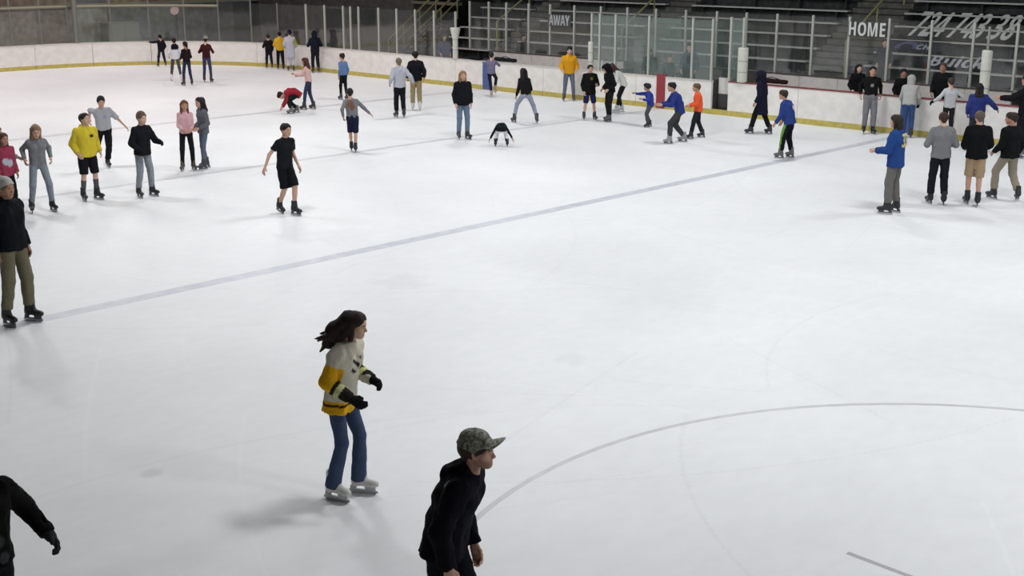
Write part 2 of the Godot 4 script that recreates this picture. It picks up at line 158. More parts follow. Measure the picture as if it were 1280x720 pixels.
func make_lamps() -> void:
	var glow := StandardMaterial3D.new()
	glow.albedo_color = Color(0.9, 0.9, 0.9)
	glow.emission_enabled = true
	glow.emission = Color(1.0, 0.98, 0.96)
	glow.emission_energy_multiplier = 6.0
	var hous := plain("8a8c8e", 0.5, 0.3)
	for ix in 6:
		for iz in 3:
			var at := Vector3(-24.0 + ix * 10.2, LAMP_Y, 4.0 + iz * 8.4)
			var t := thing("ceiling_light", "rectangular high-bay lamp hanging in rows above the ice", "lamp", at, 0.0, "high-bay lamps over the rink")
			obj("housing", box_mesh(Vector3(1.7, 0.1, 0.8)), hous, t).position.y = 0.08
			obj("diffuser", box_mesh(Vector3(1.6, 0.03, 0.7)), glow, t).position.y = 0.012
			for sx in [-0.7, 0.7]:
				obj("hanger", box_mesh(Vector3(0.02, 1.1, 0.02)), hous, t).position = Vector3(sx, 0.65, 0)
			var l := AreaLight3D.new()
			l.name = "lamp_light"
			l.area_size = Vector2(1.6, 0.7)
			l.light_energy = LAMP_ENERGY
			l.light_color = Color(1.0, 0.955, 0.95) if ix < 2 else Color(0.985, 0.995, 1.0)
			l.area_range = 80.0
			l.area_attenuation = 2.0
			l.shadow_enabled = true
			l.rotation_degrees.x = -90
			l.position.y = -0.02
			t.add_child(l, true)


# ------------------------------------------------------------------ helpers
func numbered(called: String) -> String:
	if not names.has(called):
		names[called] = 0
		return called
	names[called] += 1
	return "%s_%03d" % [called, names[called]]


func obj(called: String, mesh: Mesh, m: Material, parent: Node = self) -> MeshInstance3D:
	var o := MeshInstance3D.new()
	o.name = numbered(called) if parent == self else called
	o.mesh = mesh
	o.material_override = m
	o.cast_shadow = GeometryInstance3D.SHADOW_CASTING_SETTING_ON
	parent.add_child(o, true)
	return o


func thing(called: String, label: String, category: String, at := Vector3.ZERO, turn := 0.0, group := "") -> Node3D:
	var o := Node3D.new()
	o.name = numbered(called)
	o.position = at
	o.rotation.y = turn
	o.set_meta("label", label)
	o.set_meta("category", category)
	if group:
		o.set_meta("group", group)
	add_child(o)
	return o


func part(called: String, parent: Node) -> Node3D:
	var o := Node3D.new()
	o.name = called
	parent.add_child(o, true)
	return o


func tag(o: Node, label: String, category: String, group := "") -> void:
	o.set_meta("label", label)
	o.set_meta("category", category)
	if group:
		o.set_meta("group", group)


func struct(called: String, mesh: Mesh, m: Material, label: String) -> MeshInstance3D:
	var o := obj(called, mesh, m)
	o.set_meta("kind", "structure")
	o.set_meta("label", label)
	return o


func box_mesh(s: Vector3) -> BoxMesh:
	var b := BoxMesh.new()
	b.size = s
	return b


func box(called: String, a: Vector3, b: Vector3, m: Material, parent: Node = self) -> MeshInstance3D:
	var o := obj(called, box_mesh((b - a).abs()), m, parent)
	o.position = (a + b) * 0.5
	return o


func bar(called: String, a: Vector3, b: Vector3, r: float, m: Material, parent: Node = self) -> MeshInstance3D:
	var c := CylinderMesh.new()
	c.top_radius = r
	c.bottom_radius = r
	c.height = a.distance_to(b)
	c.radial_segments = 10
	c.rings = 1
	var o := obj(called, c, m, parent)
	var y := (b - a).normalized()
	var x := y.cross(Vector3(0.31, 0.2, 0.93)).normalized()
	o.transform = Transform3D(Basis(x, y, x.cross(y)), (a + b) * 0.5)
	return o


func plain(hex: String, rough := 0.85, metal := 0.0, spec := 0.5) -> StandardMaterial3D:
	var key := "p%s%.2f%.2f%.2f" % [hex, rough, metal, spec]
	if not mats.has(key):
		var m := StandardMaterial3D.new()
		m.albedo_color = Color(hex)
		m.roughness = rough
		m.metallic = metal
		m.metallic_specular = spec
		mats[key] = m
	return mats[key]


func mottled(hex: String, dark: float, freq: float, scale: float, rough := 0.85, seed_ := 1) -> StandardMaterial3D:
	var key := "m%s%.2f%.2f%.2f%.2f" % [hex, dark, freq, scale, rough]
	if not mats.has(key):
		var m := StandardMaterial3D.new()
		var t := NoiseTexture2D.new()
		t.width = 256
		t.height = 256
		t.seamless = true
		var f := FastNoiseLite.new()
		f.frequency = freq
		f.seed = seed_
		f.fractal_octaves = 5
		t.noise = f
		var g := Gradient.new()
		g.set_color(0, Color(hex).darkened(dark))
		g.set_color(1, Color(hex).lightened(dark * 0.4))
		t.color_ramp = g
		m.albedo_texture = t
		m.uv1_triplanar = true
		m.uv1_world_triplanar = true
		m.uv1_scale = Vector3.ONE * scale
		m.roughness = rough
		mats[key] = m
	return mats[key]


func cloth(hex: String, painted := false) -> StandardMaterial3D:
	var key := "c" + ("*" if painted else hex)
	if not mats.has(key):
		if cloth_normal == null:
			cloth_normal = NoiseTexture2D.new()
			cloth_normal.width = 256
			cloth_normal.height = 256
			cloth_normal.seamless = true
			cloth_normal.as_normal_map = true
			cloth_normal.bump_strength = 5.0
			var f := FastNoiseLite.new()
			f.frequency = 0.02
			f.fractal_octaves = 4
			cloth_normal.noise = f
		var m := StandardMaterial3D.new()
		m.albedo_color = Color.WHITE if painted else Color(hex)
		m.vertex_color_use_as_albedo = painted
		m.roughness = 0.92
		m.metallic_specular = 0.25
		m.normal_enabled = true
		m.normal_texture = cloth_normal
		m.normal_scale = 0.5
		m.uv1_triplanar = true
		m.uv1_scale = Vector3.ONE * 2.2
		mats[key] = m
	return mats[key]


func skin(hex: String) -> StandardMaterial3D:
	var key := "s" + hex
	if not mats.has(key):
		var m := StandardMaterial3D.new()
		m.albedo_color = Color(hex)
		m.vertex_color_use_as_albedo = true
		m.roughness = 0.55
		m.subsurf_scatter_enabled = true
		m.subsurf_scatter_strength = 0.08
		mats[key] = m
	return mats[key]


func glass_mat(hex: String, alpha: float) -> StandardMaterial3D:
	var key := "g%s%.2f" % [hex, alpha]
	if not mats.has(key):
		var m := StandardMaterial3D.new()
		var c := Color(hex)
		c.a = alpha
		m.albedo_color = c
		m.transparency = BaseMaterial3D.TRANSPARENCY_ALPHA
		m.roughness = 0.06
		m.metallic_specular = 0.5
		mats[key] = m
	return mats[key]


# prism along a ground path: p points, nn outward normals, offsets and heights
func path_prism(p: Array, nn: Array, o0: float, o1: float, y0: float, y1: float) -> ArrayMesh:
	var st := SurfaceTool.new()
	st.begin(Mesh.PRIMITIVE_TRIANGLES)
	st.set_smooth_group(-1)
	var ring := []
	for k in p.size():
		var a: Vector2 = p[k] + nn[k] * o0
		var b: Vector2 = p[k] + nn[k] * o1
		ring.append([Vector3(a.x, y0, a.y), Vector3(a.x, y1, a.y), Vector3(b.x, y1, b.y), Vector3(b.x, y0, b.y)])
	for k in p.size() - 1:
		for j in 4:
			quad(st, ring[k][j], ring[k + 1][j], ring[k + 1][(j + 1) % 4], ring[k][(j + 1) % 4])
	quad(st, ring[0][0], ring[0][1], ring[0][2], ring[0][3])
	var e: Array = ring[-1]
	quad(st, e[3], e[2], e[1], e[0])
	st.generate_normals()
	return st.commit()


func quad(st: SurfaceTool, a: Vector3, b: Vector3, c: Vector3, d: Vector3) -> void:
	for q in [a, c, b, a, d, c]:
		st.add_vertex(q)


# ------------------------------------------------------------------ hall
func make_room() -> void:
	var dark := mottled("2a2a2b", 0.2, 0.02, 0.2)
	box("floor_concrete", Vector3(-36, -0.3, -14), Vector3(48, -0.1, 38), mottled("55524e", 0.25, 0.02, 0.3)).set_meta("kind", "structure")
	box("wall_far", Vector3(-36, -0.1, -14), Vector3(48, 10.4, -13.6), dark).set_meta("kind", "structure")
	box("wall_left", Vector3(-36, -0.1, -13.6), Vector3(-35.6, 10.4, 38), dark).set_meta("kind", "structure")
	box("wall_right", Vector3(47.6, -0.1, -13.6), Vector3(48, 10.4, 38), dark).set_meta("kind", "structure")
	box("wall_near", Vector3(-35.6, -0.1, 37.6), Vector3(47.6, 10.4, 38), dark).set_meta("kind", "structure")
	box("ceiling", Vector3(-36, 10.0, -14), Vector3(48, 10.4, 38), mottled("8f9090", 0.15, 0.02, 0.2)).set_meta("kind", "structure")


func make_ice() -> void:
	var x0 := -26.4
	var x1 := 33.0
	var z1 := 29.2
	var im := Image.create(2048, 1024, false, Image.FORMAT_RGB8)
	var f := FastNoiseLite.new()
	f.seed = 11
	f.frequency = 0.006
	f.fractal_octaves = 5
	f.domain_warp_enabled = true
	f.domain_warp_amplitude = 40.0
	f.domain_warp_frequency = 0.01
	var g := FastNoiseLite.new()
	g.seed = 5
	g.frequency = 0.12
	for y in 1024:
		for x in 2048:
			var a := f.get_noise_2d(x, y)
			var b := g.get_noise_2d(x, y * 0.5)
			var k := 0.885 + 0.035 * a + 0.012 * b
			im.set_pixel(x, y, Color(k, k + 0.004, k + 0.010))
	# marks cut by the blades
	for n in 700:
		var px := rng.randf() * 2048.0
		var py := rng.randf() * 1024.0
		var an := rng.randf() * TAU
		var turn := (rng.randf() - 0.5) * 0.012
		var tone := rng.randf_range(-0.022, 0.018)
		for q in rng.randi_range(60, 260):
			px += cos(an)
			py += sin(an)
			an += turn
			var ux := int(px)
			var uy := int(py)
			if ux < 1 or uy < 1 or ux > 2046 or uy > 1022:
				break
			var c := im.get_pixel(ux, uy)
			im.set_pixel(ux, uy, Color(c.r + tone, c.g + tone, c.b + tone))
	# a few dull smudges of dirt
	for s in [[13.88, 25.95, 0.12, 0.055], [10.2, 19.6, 0.5, 0.025], [7.0, 18.3, 0.7, 0.02], [14.5, 20.6, 0.25, 0.02]]:
		var cx: float = (s[0] - x0) / (x1 - x0) * 2048.0
		var cy: float = s[1] / z1 * 1024.0
		var r: float = s[2] / z1 * 1024.0
		for y in range(int(cy - r * 1.5), int(cy + r * 1.5)):
			for x in range(int(cx - r * 1.5), int(cx + r * 1.5)):
				var dd := Vector2(x - cx, y - cy).length() / r + g.get_noise_2d(x * 0.7, y * 0.7) * 0.5
				if dd < 1.0 and y < 1024 and y >= 0:
					var c := im.get_pixel(x, y)
					var w: float = s[3] * minf(1.0, (1.0 - dd) * 2.0)
					im.set_pixel(x, y, Color(c.r - w, c.g - w, c.b - w))
	var m := StandardMaterial3D.new()
	m.albedo_texture = ImageTexture.create_from_image(im)
	m.roughness = 0.5
	m.metallic_specular = 0.4
	var st := SurfaceTool.new()
	st.begin(Mesh.PRIMITIVE_TRIANGLES)
	st.set_smooth_group(-1)
	var c8 := []
	for yy in [-0.1, 0.0]:
		for q in [Vector2(x0, 0), Vector2(x1, 0), Vector2(x1, z1), Vector2(x0, z1)]:
			c8.append([Vector3(q.x, yy, q.y), Vector2((q.x - x0) / (x1 - x0), q.y / z1)])
	for fc in [[4, 5, 6, 7], [0, 1, 5, 4], [1, 2, 6, 5], [2, 3, 7, 6], [3, 0, 4, 7], [3, 2, 1, 0]]:
		for k in [0, 1, 2, 0, 2, 3]:
			st.set_uv(c8[fc[k]][1])
			st.add_vertex(c8[fc[k]][0])
	st.generate_normals()
	var ice := struct("floor", st.commit(), m, "white scuffed sheet of skating ice")
	# faded paint frozen into the ice
	var blue := mottled("cfd2da", 0.1, 0.03, 0.35, 0.42, 4)
	var red := mottled("d3d3d7", 0.08, 0.03, 0.35, 0.42, 6)
	var circ := mottled("c8c9cd", 0.07, 0.03, 0.5, 0.42, 8)
	line_strip("blue_line", Vector2(8.23, 0.05), Vector2(8.23, 29.1), 0.27, blue, ice, "faded blue line across the ice")
	line_strip("blue_line", Vector2(-8.0, 0.05), Vector2(-8.0, 29.1), 0.3, red, ice, "very faded far blue line")
	line_strip("centre_line", Vector2(0, 0.05), Vector2(0, 29.1), 0.2, red, ice, "faded centre line across the ice")
	line_strip("face_off_mark", Vector2(19.5, 22.81), Vector2(20.9, 22.85), 0.05, plain("a7a5a8", 0.42), ice, "short dark face-off mark")
	var pts := []
	var nn := []
	for k in 97:
		var a := TAU * k / 96.0
		pts.append(Vector2(21.479 + cos(a) * 4.935, 22.85 + sin(a) * 4.935))
		nn.append(Vector2(cos(a), sin(a)))
	var o := obj("face_off_circle", path_prism(pts, nn, -0.03, 0.03, -0.02, 0.0015), circ, ice)
	o.set_meta("label", "thin grey face-off circle")


func line_strip(called: String, a: Vector2, b: Vector2, w: float, m: Material, parent: Node, label: String) -> void:
	var d := (b - a).normalized()
	var n := Vector2(-d.y, d.x)
	var o := obj(called, path_prism([a, b], [n, n], -w / 2, w / 2, -0.02, 0.0015), m, parent)
	o.set_meta("label", label)


# ------------------------------------------------------------------ boards
func arc_pts(c: Vector2, r: float, a0: float, a1: float, n: int) -> Array:
	var p := []
	var q := []
	for k in n + 1:
		var a := lerpf(a0, a1, float(k) / n)
		var d := Vector2(cos(a), sin(a))
		p.append(c + d * r)
		q.append(d)
	return [p, q]


func board_run(t: Node, p: Array, q: Array, cap: Material, white: Material, yellow: Material, h := 1.0) -> void:
	obj("board_panel", path_prism(p, q, 0.012, 0.1, 0.155, h - 0.035), white, t)
	obj("kick_plate", path_prism(p, q, 0.0, 0.1, -0.02, 0.155), yellow, t)
	obj("cap_rail", path_prism(p, q, -0.005, 0.13, h - 0.035, h), cap, t)


func make_boards() -> void:
	var white := mottled("e9e6e1", 0.07, 0.02, 0.5, 0.5, 2)
	var yellow := mottled("c4b35a", 0.14, 0.02, 0.8, 0.55, 3)
	var grey := plain("c9c4bf", 0.5)
	var redc := plain("7c3a3c", 0.5)
	var t := thing("dasher_boards", "white dasher boards with yellow kick plate curving round the far left corner", "boards")
	var up := Vector2(0, -1)
	var left := Vector2(-1, 0)
	var g := 0.006
	for k in 6:
		var z := 7.6 + k * 2.333
		board_run(t, [Vector2(-26.4, z + 2.333 - g), Vector2(-26.4, z + g)], [left, left], grey, white, yellow)
	for k in 5:
		var a0 := PI + k * PI / 10.0
		var r := arc_pts(Vector2(-18.8, 7.6), 7.6, a0 + 0.001, a0 + PI / 10.0 - 0.001, 6)
		board_run(t, r[0], r[1], grey, white, yellow)
	var xs := [-18.8, -16.5, -14.1, -11.7, -9.33]
	for k in 4:
		board_run(t, [Vector2(xs[k] + g, 0), Vector2(xs[k + 1] - g, 0)], [up, up], grey, white, yellow)
	var t2 := thing("dasher_boards", "white dasher boards with red-brown cap in front of the benches", "boards")
	xs = [-9.33, -7.2, -5.0, -2.9, -1.0, 1.9, 2.5, 4.9, 7.2, 9.6, 12.0, 14.4, 16.8, 19.2, 21.6, 25.4]
	for k in xs.size() - 1:
		var cap := redc if xs[k] > 2.4 and xs[k] < 9.7 else grey
		if k == 5:
			obj("kick_plate", path_prism([Vector2(1.9, 0), Vector2(2.5, 0)], [up, up], 0.0, 0.1, -0.02, 0.155), yellow, t2)
			continue
		board_run(t2, [Vector2(xs[k] + g, 0), Vector2(xs[k + 1] - g, 0)], [up, up], cap, white, yellow, 1.0 if xs[k] < 1 else 1.03)
	box("centre_stripe", Vector3(-0.16, 0.02, -0.05), Vector3(0.16, 1.06, 0.012), plain("8f2f38", 0.5), t2).set_meta("label", "red centre stripe on the boards")
	box("blue_stripe", Vector3(-7.9, 0.02, -0.05), Vector3(-7.55, 0.98, 0.012), plain("46588f", 0.5), t2).set_meta("label", "blue stripe on the boards")
	box("blue_stripe", Vector3(8.08, 0.02, -0.05), Vector3(8.42, 1.0, 0.012), plain("46588f", 0.5), t2).set_meta("label", "blue stripe on the boards")
	# gate leaf standing open into the box
	var gate := thing("bench_gate", "white gate standing open into the dark box beside the boards", "gate", Vector3(2.5, 0, -0.1))
	box("gate_leaf", Vector3(-0.56, 0.6, -0.28), Vector3(-0.2, 1.08, -0.23), white, gate)
	box("gate_edge", Vector3(-0.2, 0.16, -0.28), Vector3(-0.16, 1.08, -0.22), plain("b9b6b1", 0.5), gate)
	box("lower_panel", Vector3(-0.56, 0.16, -0.28), Vector3(-0.2, 0.595, -0.23), plain("4a4a48", 0.6), gate)
	# right end and near side of the rink, mostly outside the picture
	var t3 := thing("dasher_boards", "white dasher boards round the near side and right end of the rink", "boards")
	var r1 := arc_pts(Vector2(25.4, 7.6), 7.6, -PI / 2, 0.0, 14)
	board_run(t3, r1[0], r1[1], grey, white, yellow)
	board_run(t3, [Vector2(33, 7.6), Vector2(33, 21.6)], [Vector2(1, 0), Vector2(1, 0)], grey, white, yellow)
	var r2 := arc_pts(Vector2(25.4, 21.6), 7.6, 0.0, PI / 2, 14)
	board_run(t3, r2[0], r2[1], grey, white, yellow)
	board_run(t3, [Vector2(25.4, 29.2), Vector2(-18.8, 29.2)], [Vector2(0, 1), Vector2(0, 1)], grey, white, yellow)
	var r3 := arc_pts(Vector2(-18.8, 21.6), 7.6, PI / 2, PI, 14)
	board_run(t3, r3[0], r3[1], grey, white, yellow)


func make_glass() -> void:
	var alu := plain("b2b3ac", 0.45, 0.2)
	var gl := glass_mat("9aa6a2", 0.03)
	# end and corner
	var t := thing("glass_screen", "tall clear glass screen with grey posts round the far left corner", "glass screen")
	var posts := []
	for z in [14.4, 12.0, 9.7, 8.5, 7.25, 6.05]:
		posts.append(Vector2(-26.45, z))
	for a in [1.075, 1.135, 1.2, 1.262, 1.325, 1.39, 1.45]:
		posts.append(Vector2(-18.8, 7.6) + Vector2(cos(PI * a), sin(PI * a)) * 7.65)
	posts.append(Vector2(-18.2, -0.05))
	for k in posts.size():
		var p: Vector2 = posts[k]
		var thick := 0.11 if k == 6 else 0.035
		bar("post", Vector3(p.x, 1.0, p.y), Vector3(p.x, 3.4 if k < 12 else 2.65, p.y), thick, plain("74756f", 0.5, 0.2), t)
		if k < posts.size() - 1:
			var q: Vector2 = posts[k + 1]
			var n := (q - p).orthogonal().normalized()
			obj("pane", path_prism([p + (q - p) * 0.02, q - (q - p) * 0.02], [n, n], -0.006, 0.006, 1.0, 3.3 if k < 11 else 2.6), gl, t)
	for k in 11:
		var p: Vector2 = posts[k]
		var q: Vector2 = posts[k + 1]
		if k == 5 or k > 9:
			continue
		bar("top_beam", Vector3(p.x, 2.48, p.y), Vector3(q.x, 2.48, q.y), 0.055, plain("7d7a68", 0.6), t)
	# straight run left of the away bench
	var t2 := thing("glass_screen", "clear glass screen with thin grey posts along the far boards, left part", "glass screen")
	var xs := [-18.15, -16.94, -15.75, -15.3, -14.8, -13.6, -12.55, -11.5, -10.47, -9.33]
	glass_run(t2, xs, -0.05, 1.0, 2.66, alu, gl)
	# timekeeper and penalty boxes
	var t3 := thing("glass_screen", "clear greenish glass screen in front of the penalty boxes", "glass screen")
	var tint := glass_mat("8fa8a2", 0.12)
	glass_run(t3, [-2.9, -2.56, -1.9, -0.55, 1.12, 1.85], -0.05, 1.0, 2.82, alu, tint)
	glass_run(t3, [2.5, 2.95], -0.05, 1.03, 2.9, alu, tint)
	# screen behind the benches
	var t4 := thing("glass_screen", "clear glass screen with grey posts behind the benches", "glass screen")
	var rx := [-10.4, -9.39, -8.49, -7.37, -6.33, -5.2, -4.0, -2.85, -1.65, -0.45, 0.75, 1.85, 2.95, 4.18, 5.38, 6.63, 7.9, 9.11, 10.3, 11.5, 12.7]
	glass_run(t4, rx, -1.8, 1.2, 2.95, alu, gl)
	# pads on the end posts
	var pad := mottled("cfd0c4", 0.06, 0.02, 1.0, 0.6, 9)
	pad_thing("white post pad wide at the top beside the away bench", Vector3(-9.33, 0, -0.03), 0.98, 2.1, 0.1, 0.19, pad)
	pad_thing("narrow white post pad between away bench and penalty box", Vector3(-2.92, 0, -0.03), 1.0, 1.92, 0.085, 0.085, pad)
	pad_thing("thick cream post pad between penalty box and home bench", Vector3(2.97, 0, -0.03), 1.03, 2.04, 0.155, 0.155, pad)
	pad_thing("tall white post pad at the right end of home bench", Vector3(10.3, 0, -0.03), 1.0, 2.36, 0.13, 0.13, pad)


func pad_thing(label: String, at: Vector3, y0: float, y1: float, r0: float, r1: float, m: Material) -> void:
	var t := thing("post_pad", label, "pad", at)
	var st := SurfaceTool.new()
	st.begin(Mesh.PRIMITIVE_TRIANGLES)
	var prof := [[0.0, y0], [r0 * 0.9, y0], [r0, y0 + 0.03], [r0 * 0.97, lerpf(y0, y1, 0.3)], [r0, lerpf(y0, y1, 0.62)], [lerpf(r0, r1, 0.8), lerpf(y0, y1, 0.9)], [r1, y1 - 0.03], [r1 * 0.9, y1], [0.0, y1]]
	var n := 18
	for k in prof.size() - 1:
		for j in n:
			var a0 := TAU * j / n
			var a1 := TAU * (j + 1) / n
			var p: Array = prof[k]
			var q: Array = prof[k + 1]
			quad(st, Vector3(cos(a0) * p[0], p[1], sin(a0) * p[0]), Vector3(cos(a1) * p[0], p[1], sin(a1) * p[0]), Vector3(cos(a1) * q[0], q[1], sin(a1) * q[0]), Vector3(cos(a0) * q[0], q[1], sin(a0) * q[0]))
	st.generate_normals()
	obj("padding", st.commit(), m, t)
	if at.x > 9.0:
		bar("end_post", Vector3(0, y0, 0), Vector3(0, 2.95, 0), 0.035, plain("94958f", 0.45, 0.3), t)
	var strap := plain("9b9c94", 0.7)
	for f in [0.3, 0.62]:
		var c := CylinderMesh.new()
		c.top_radius = r0 * 1.02
		c.bottom_radius = r0 * 1.02
		c.height = 0.025
		c.radial_segments = 18
		obj("strap", c, strap, t).position.y = lerpf(y0, y1, f)


func glass_run(t: Node, xs: Array, z: float, y0: float, y1: float, pm: Material, gm: Material) -> void:
	for k in xs.size():
		box("post", Vector3(xs[k] - 0.032, y0, z - 0.03), Vector3(xs[k] + 0.032, y1, z + 0.03), pm, t)
		if k < xs.size() - 1 and xs[k + 1] - xs[k] > 0.2:
			box("pane", Vector3(xs[k] + 0.034, y0, z - 0.006), Vector3(xs[k + 1] - 0.034, y1 - 0.04, z + 0.006), gm, t)


func make_benches() -> void:
	var white := mottled("d6cfcb", 0.07, 0.02, 0.5, 0.6, 2)
	var grey := mottled("4a4745", 0.12, 0.02, 0.5, 0.7, 2)
	var floor_m := plain("2c2b2b", 0.9)
	var wood := mottled("4e463e", 0.2, 0.03, 0.8, 0.7)
	for s in [[-9.3, -2.95, "away bench", "left of the penalty boxes"], [2.55, 10.3, "home bench", "under the home sign"]]:
		var t := thing("players_bench", "long players bench behind the boards, %s" % s[3], "bench")
		box("floor_deck", Vector3(s[0], 0, -1.74), Vector3(s[1], 0.1, -0.14), floor_m, t)
		box("seat", Vector3(s[0] + 0.6, 0.5, -1.55), Vector3(s[1] - 0.3, 0.55, -1.2), wood, t)
		for k in 4:
			var x: float = lerpf(s[0] + 0.8, s[1] - 0.5, k / 3.0)
			box("leg", Vector3(x - 0.03, 0.1, -1.5), Vector3(x + 0.03, 0.5, -1.25), floor_m, t)
		var w := thing("bench_back_wall", ("white back wall with red marks behind the %s" if s[0] > 0 else "plain white back wall behind the %s") % s[2], "wall panel")
		var n := 6
		for k in n:
			var xa: float = lerpf(s[0], s[1], float(k) / n)
			var xb: float = lerpf(s[0], s[1], float(k + 1) / n)
			box("wall_panel", Vector3(xa + 0.006, 0.0, -1.85), Vector3(xb - 0.006, 1.17, -1.76), white, w)
		box("top_cap", Vector3(s[0], 1.17, -1.88), Vector3(s[1], 1.2, -1.74), plain("4b4340", 0.6), w)
		if s[0] > 0:
			var ink := plain("a8484c", 0.6)
			for m in [[5.62, "21"], [6.45, "25"], [7.55, "25"]]:
				text("mark", m[1], 0.17, 0.012, ink, w, Transform3D(Basis(), Vector3(m[0], 1.085, -1.752)), 1.1)
	var t2 := thing("penalty_box", "dim penalty box interior with low bench behind the glass", "penalty box")
	box("floor_deck", Vector3(-2.85, 0, -1.74), Vector3(2.45, 0.1, -0.14), floor_m, t2)
	box("back_wall", Vector3(-2.9, 0, -1.85), Vector3(2.55, 1.2, -1.76), grey, t2)
	for x in [-2.5, -0.55, 1.8]:
		box("divider_pane", Vector3(x - 0.006, 1.0, -1.72), Vector3(x + 0.006, 2.75, -0.14), glass_mat("8fa8a2", 0.12), t2)
		box("divider_wall", Vector3(x - 0.03, 0.1, -1.72), Vector3(x + 0.03, 1.0, -0.14), plain("4a4846", 0.7), t2)
	box("seat", Vector3(-2.4, 0.5, -1.6), Vector3(1.7, 0.55, -1.25), wood, t2)
	box("desk", Vector3(-0.45, 0.85, -0.75), Vector3(1.05, 0.9, -0.2), plain("6f6c68", 0.6), t2)
	for x in [-2.2, -0.8, 0.4, 1.5]:
		box("leg", Vector3(x - 0.03, 0.1, -1.55), Vector3(x + 0.03, 0.5, -1.3), floor_m, t2)
	# bags on the boards
	for b in [[-8.35, -1.0, "17181b", "small black kit bag on the away bench boards, left of the purple top", 1.0, -0.13], [-6.9, -0.5, "1b1c20", "black hockey stick bag lying on the away bench boards", 1.02, -0.2], [3.9, -0.5, "2a1718", "dark red-black stick bag on the home bench boards", 1.05, -0.25]]:
		bag(b[3], Vector3(b[0], b[4], b[5] + 0.06), b[2], 0.4 if b[0] < -8.0 else 0.95)


func bag(label: String, at: Vector3, hex: String, l: float) -> void:
	var t := thing("kit_bag", label, "bag", at)
	var s := field([[Vector3(-l / 2, 0.075, 0), Vector3(l / 2, 0.07, 0.01), 0.075, 0.065, 0.02, 0]], 0.02, 0.012)
	obj("bag_body", s.mesh(), cloth(hex), t)
	var h := field([[Vector3(-l / 4, 0.13, 0), Vector3(0, 0.19, 0.02), 0.012, 0.012, 0.01, 0], [Vector3(0, 0.19, 0.02), Vector3(l / 4, 0.13, 0), 0.012, 0.012, 0.01, 0]], 0.008)
	obj("handle", h.mesh(), cloth(hex), t)


func text(called: String, what: String, height: float, depth: float, m: Material, parent: Node, at: Transform3D, squeeze := 1.0, from_left := false) -> MeshInstance3D:
	var tm := TextMesh.new()
	var f := SystemFont.new()
	f.font_names = PackedStringArray(["Droid Sans"])
	f.font_weight = 700
	tm.font = f
	tm.text = what
	tm.font_size = 48
	tm.pixel_size = height / 34.0
	tm.depth = depth
	tm.curve_step = 2.0
	if from_left:
		tm.horizontal_alignment = HORIZONTAL_ALIGNMENT_LEFT
		tm.vertical_alignment = VERTICAL_ALIGNMENT_CENTER
	var o := obj(called, tm, m, parent)
	o.transform = at * Transform3D(Basis.from_scale(Vector3(squeeze, 1, 1)), Vector3.ZERO)
	return o


# ------------------------------------------------------------------ stands
func make_bleachers() -> void:
	var alu := mottled("bcbcb8", 0.12, 0.02, 0.6, 0.5, 5)
	var deck := mottled("323636", 0.25, 0.02, 0.6, 0.8, 6)
	var riser := mottled("292d2e", 0.25, 0.02, 0.5, 0.85, 7)
	var secs := [[-13.9, -11.0, "left of the first aisle"], [-10.0, -4.8, "behind the away bench"], [-3.6, 2.68, "behind the penalty boxes"], [4.7, 16.0, "behind the home bench"]]
	for s in secs:
		var t := thing("bleacher", "aluminium bleacher with dark risers %s" % s[2], "bleacher")
		for k in 8:
			var z := -4.0 - 0.6 * (k - 1)
			var y := 1.39 + 0.372 * (k - 1)
			box("seat_plank", Vector3(s[0], y - 0.045, z - 0.26), Vector3(s[1], y, z), alu, t)
			box("foot_plank", Vector3(s[0], y - 0.44, z - 0.3), Vector3(s[1], y - 0.40, z + 0.33), deck, t)
			box("riser", Vector3(s[0], y - 0.4, z - 0.305), Vector3(s[1], y - 0.03, z - 0.28), riser, t)
			var x: float = s[0] + 0.4
			while x < s[1]:
				box("bracket", Vector3(x - 0.03, y - 0.4, z - 0.26), Vector3(x + 0.03, y - 0.045, z - 0.1), riser, t)
				x += 1.8
		box("end_frame", Vector3(s[0] + 0.02, -0.1, -8.6), Vector3(s[0] + 0.1, 0.55, -3.3), riser, t)
		box("end_frame", Vector3(s[1] - 0.1, -0.1, -8.6), Vector3(s[1] - 0.02, 0.55, -3.3), riser, t)
		box("front_skirt", Vector3(s[0], -0.1, -3.05), Vector3(s[1], 0.58, -3.0), riser, t)
	# aisles
	var step := mottled("55554f", 0.2, 0.02, 0.6, 0.85, 5)
	var rail := plain("8f8b62", 0.5)
	for a in [[-11.0, -10.0, "nearest the stairs"], [-4.8, -3.6, "left of the penalty boxes"], [2.68, 4.7, "beside the home sign"]]:
		var t := thing("aisle_steps", "grey aisle steps between bleacher sections, %s" % a[2], "steps")
		for k in 16:
			var z := -3.1 - 0.3 * k
			var y := 0.72 + 0.186 * k
			box("step", Vector3(a[0] + 0.02, y - 0.16, z - 0.3), Vector3(a[1] - 0.02, y, z), step, t)
		var h := part("handrail", t)
		h.set_meta("label", "olive yellow pipe handrail")
		var x: float = a[1] - 0.35 if a[0] > 0 else a[0] + 0.35
		var p0 := Vector3(x, 2.12, -3.5)
		var p1 := Vector3(x, 4.1, -7.0)
		bar("rail", p0, p1, 0.035, rail, h)
		bar("post", Vector3(x, 0.9, -3.5), p0, 0.035, rail, h)
		bar("post", Vector3(x, 2.2, -5.3), p0.lerp(p1, 0.514), 0.03, rail, h)
		bar("post", Vector3(x, 3.1, -7.0), p1, 0.03, rail, h)


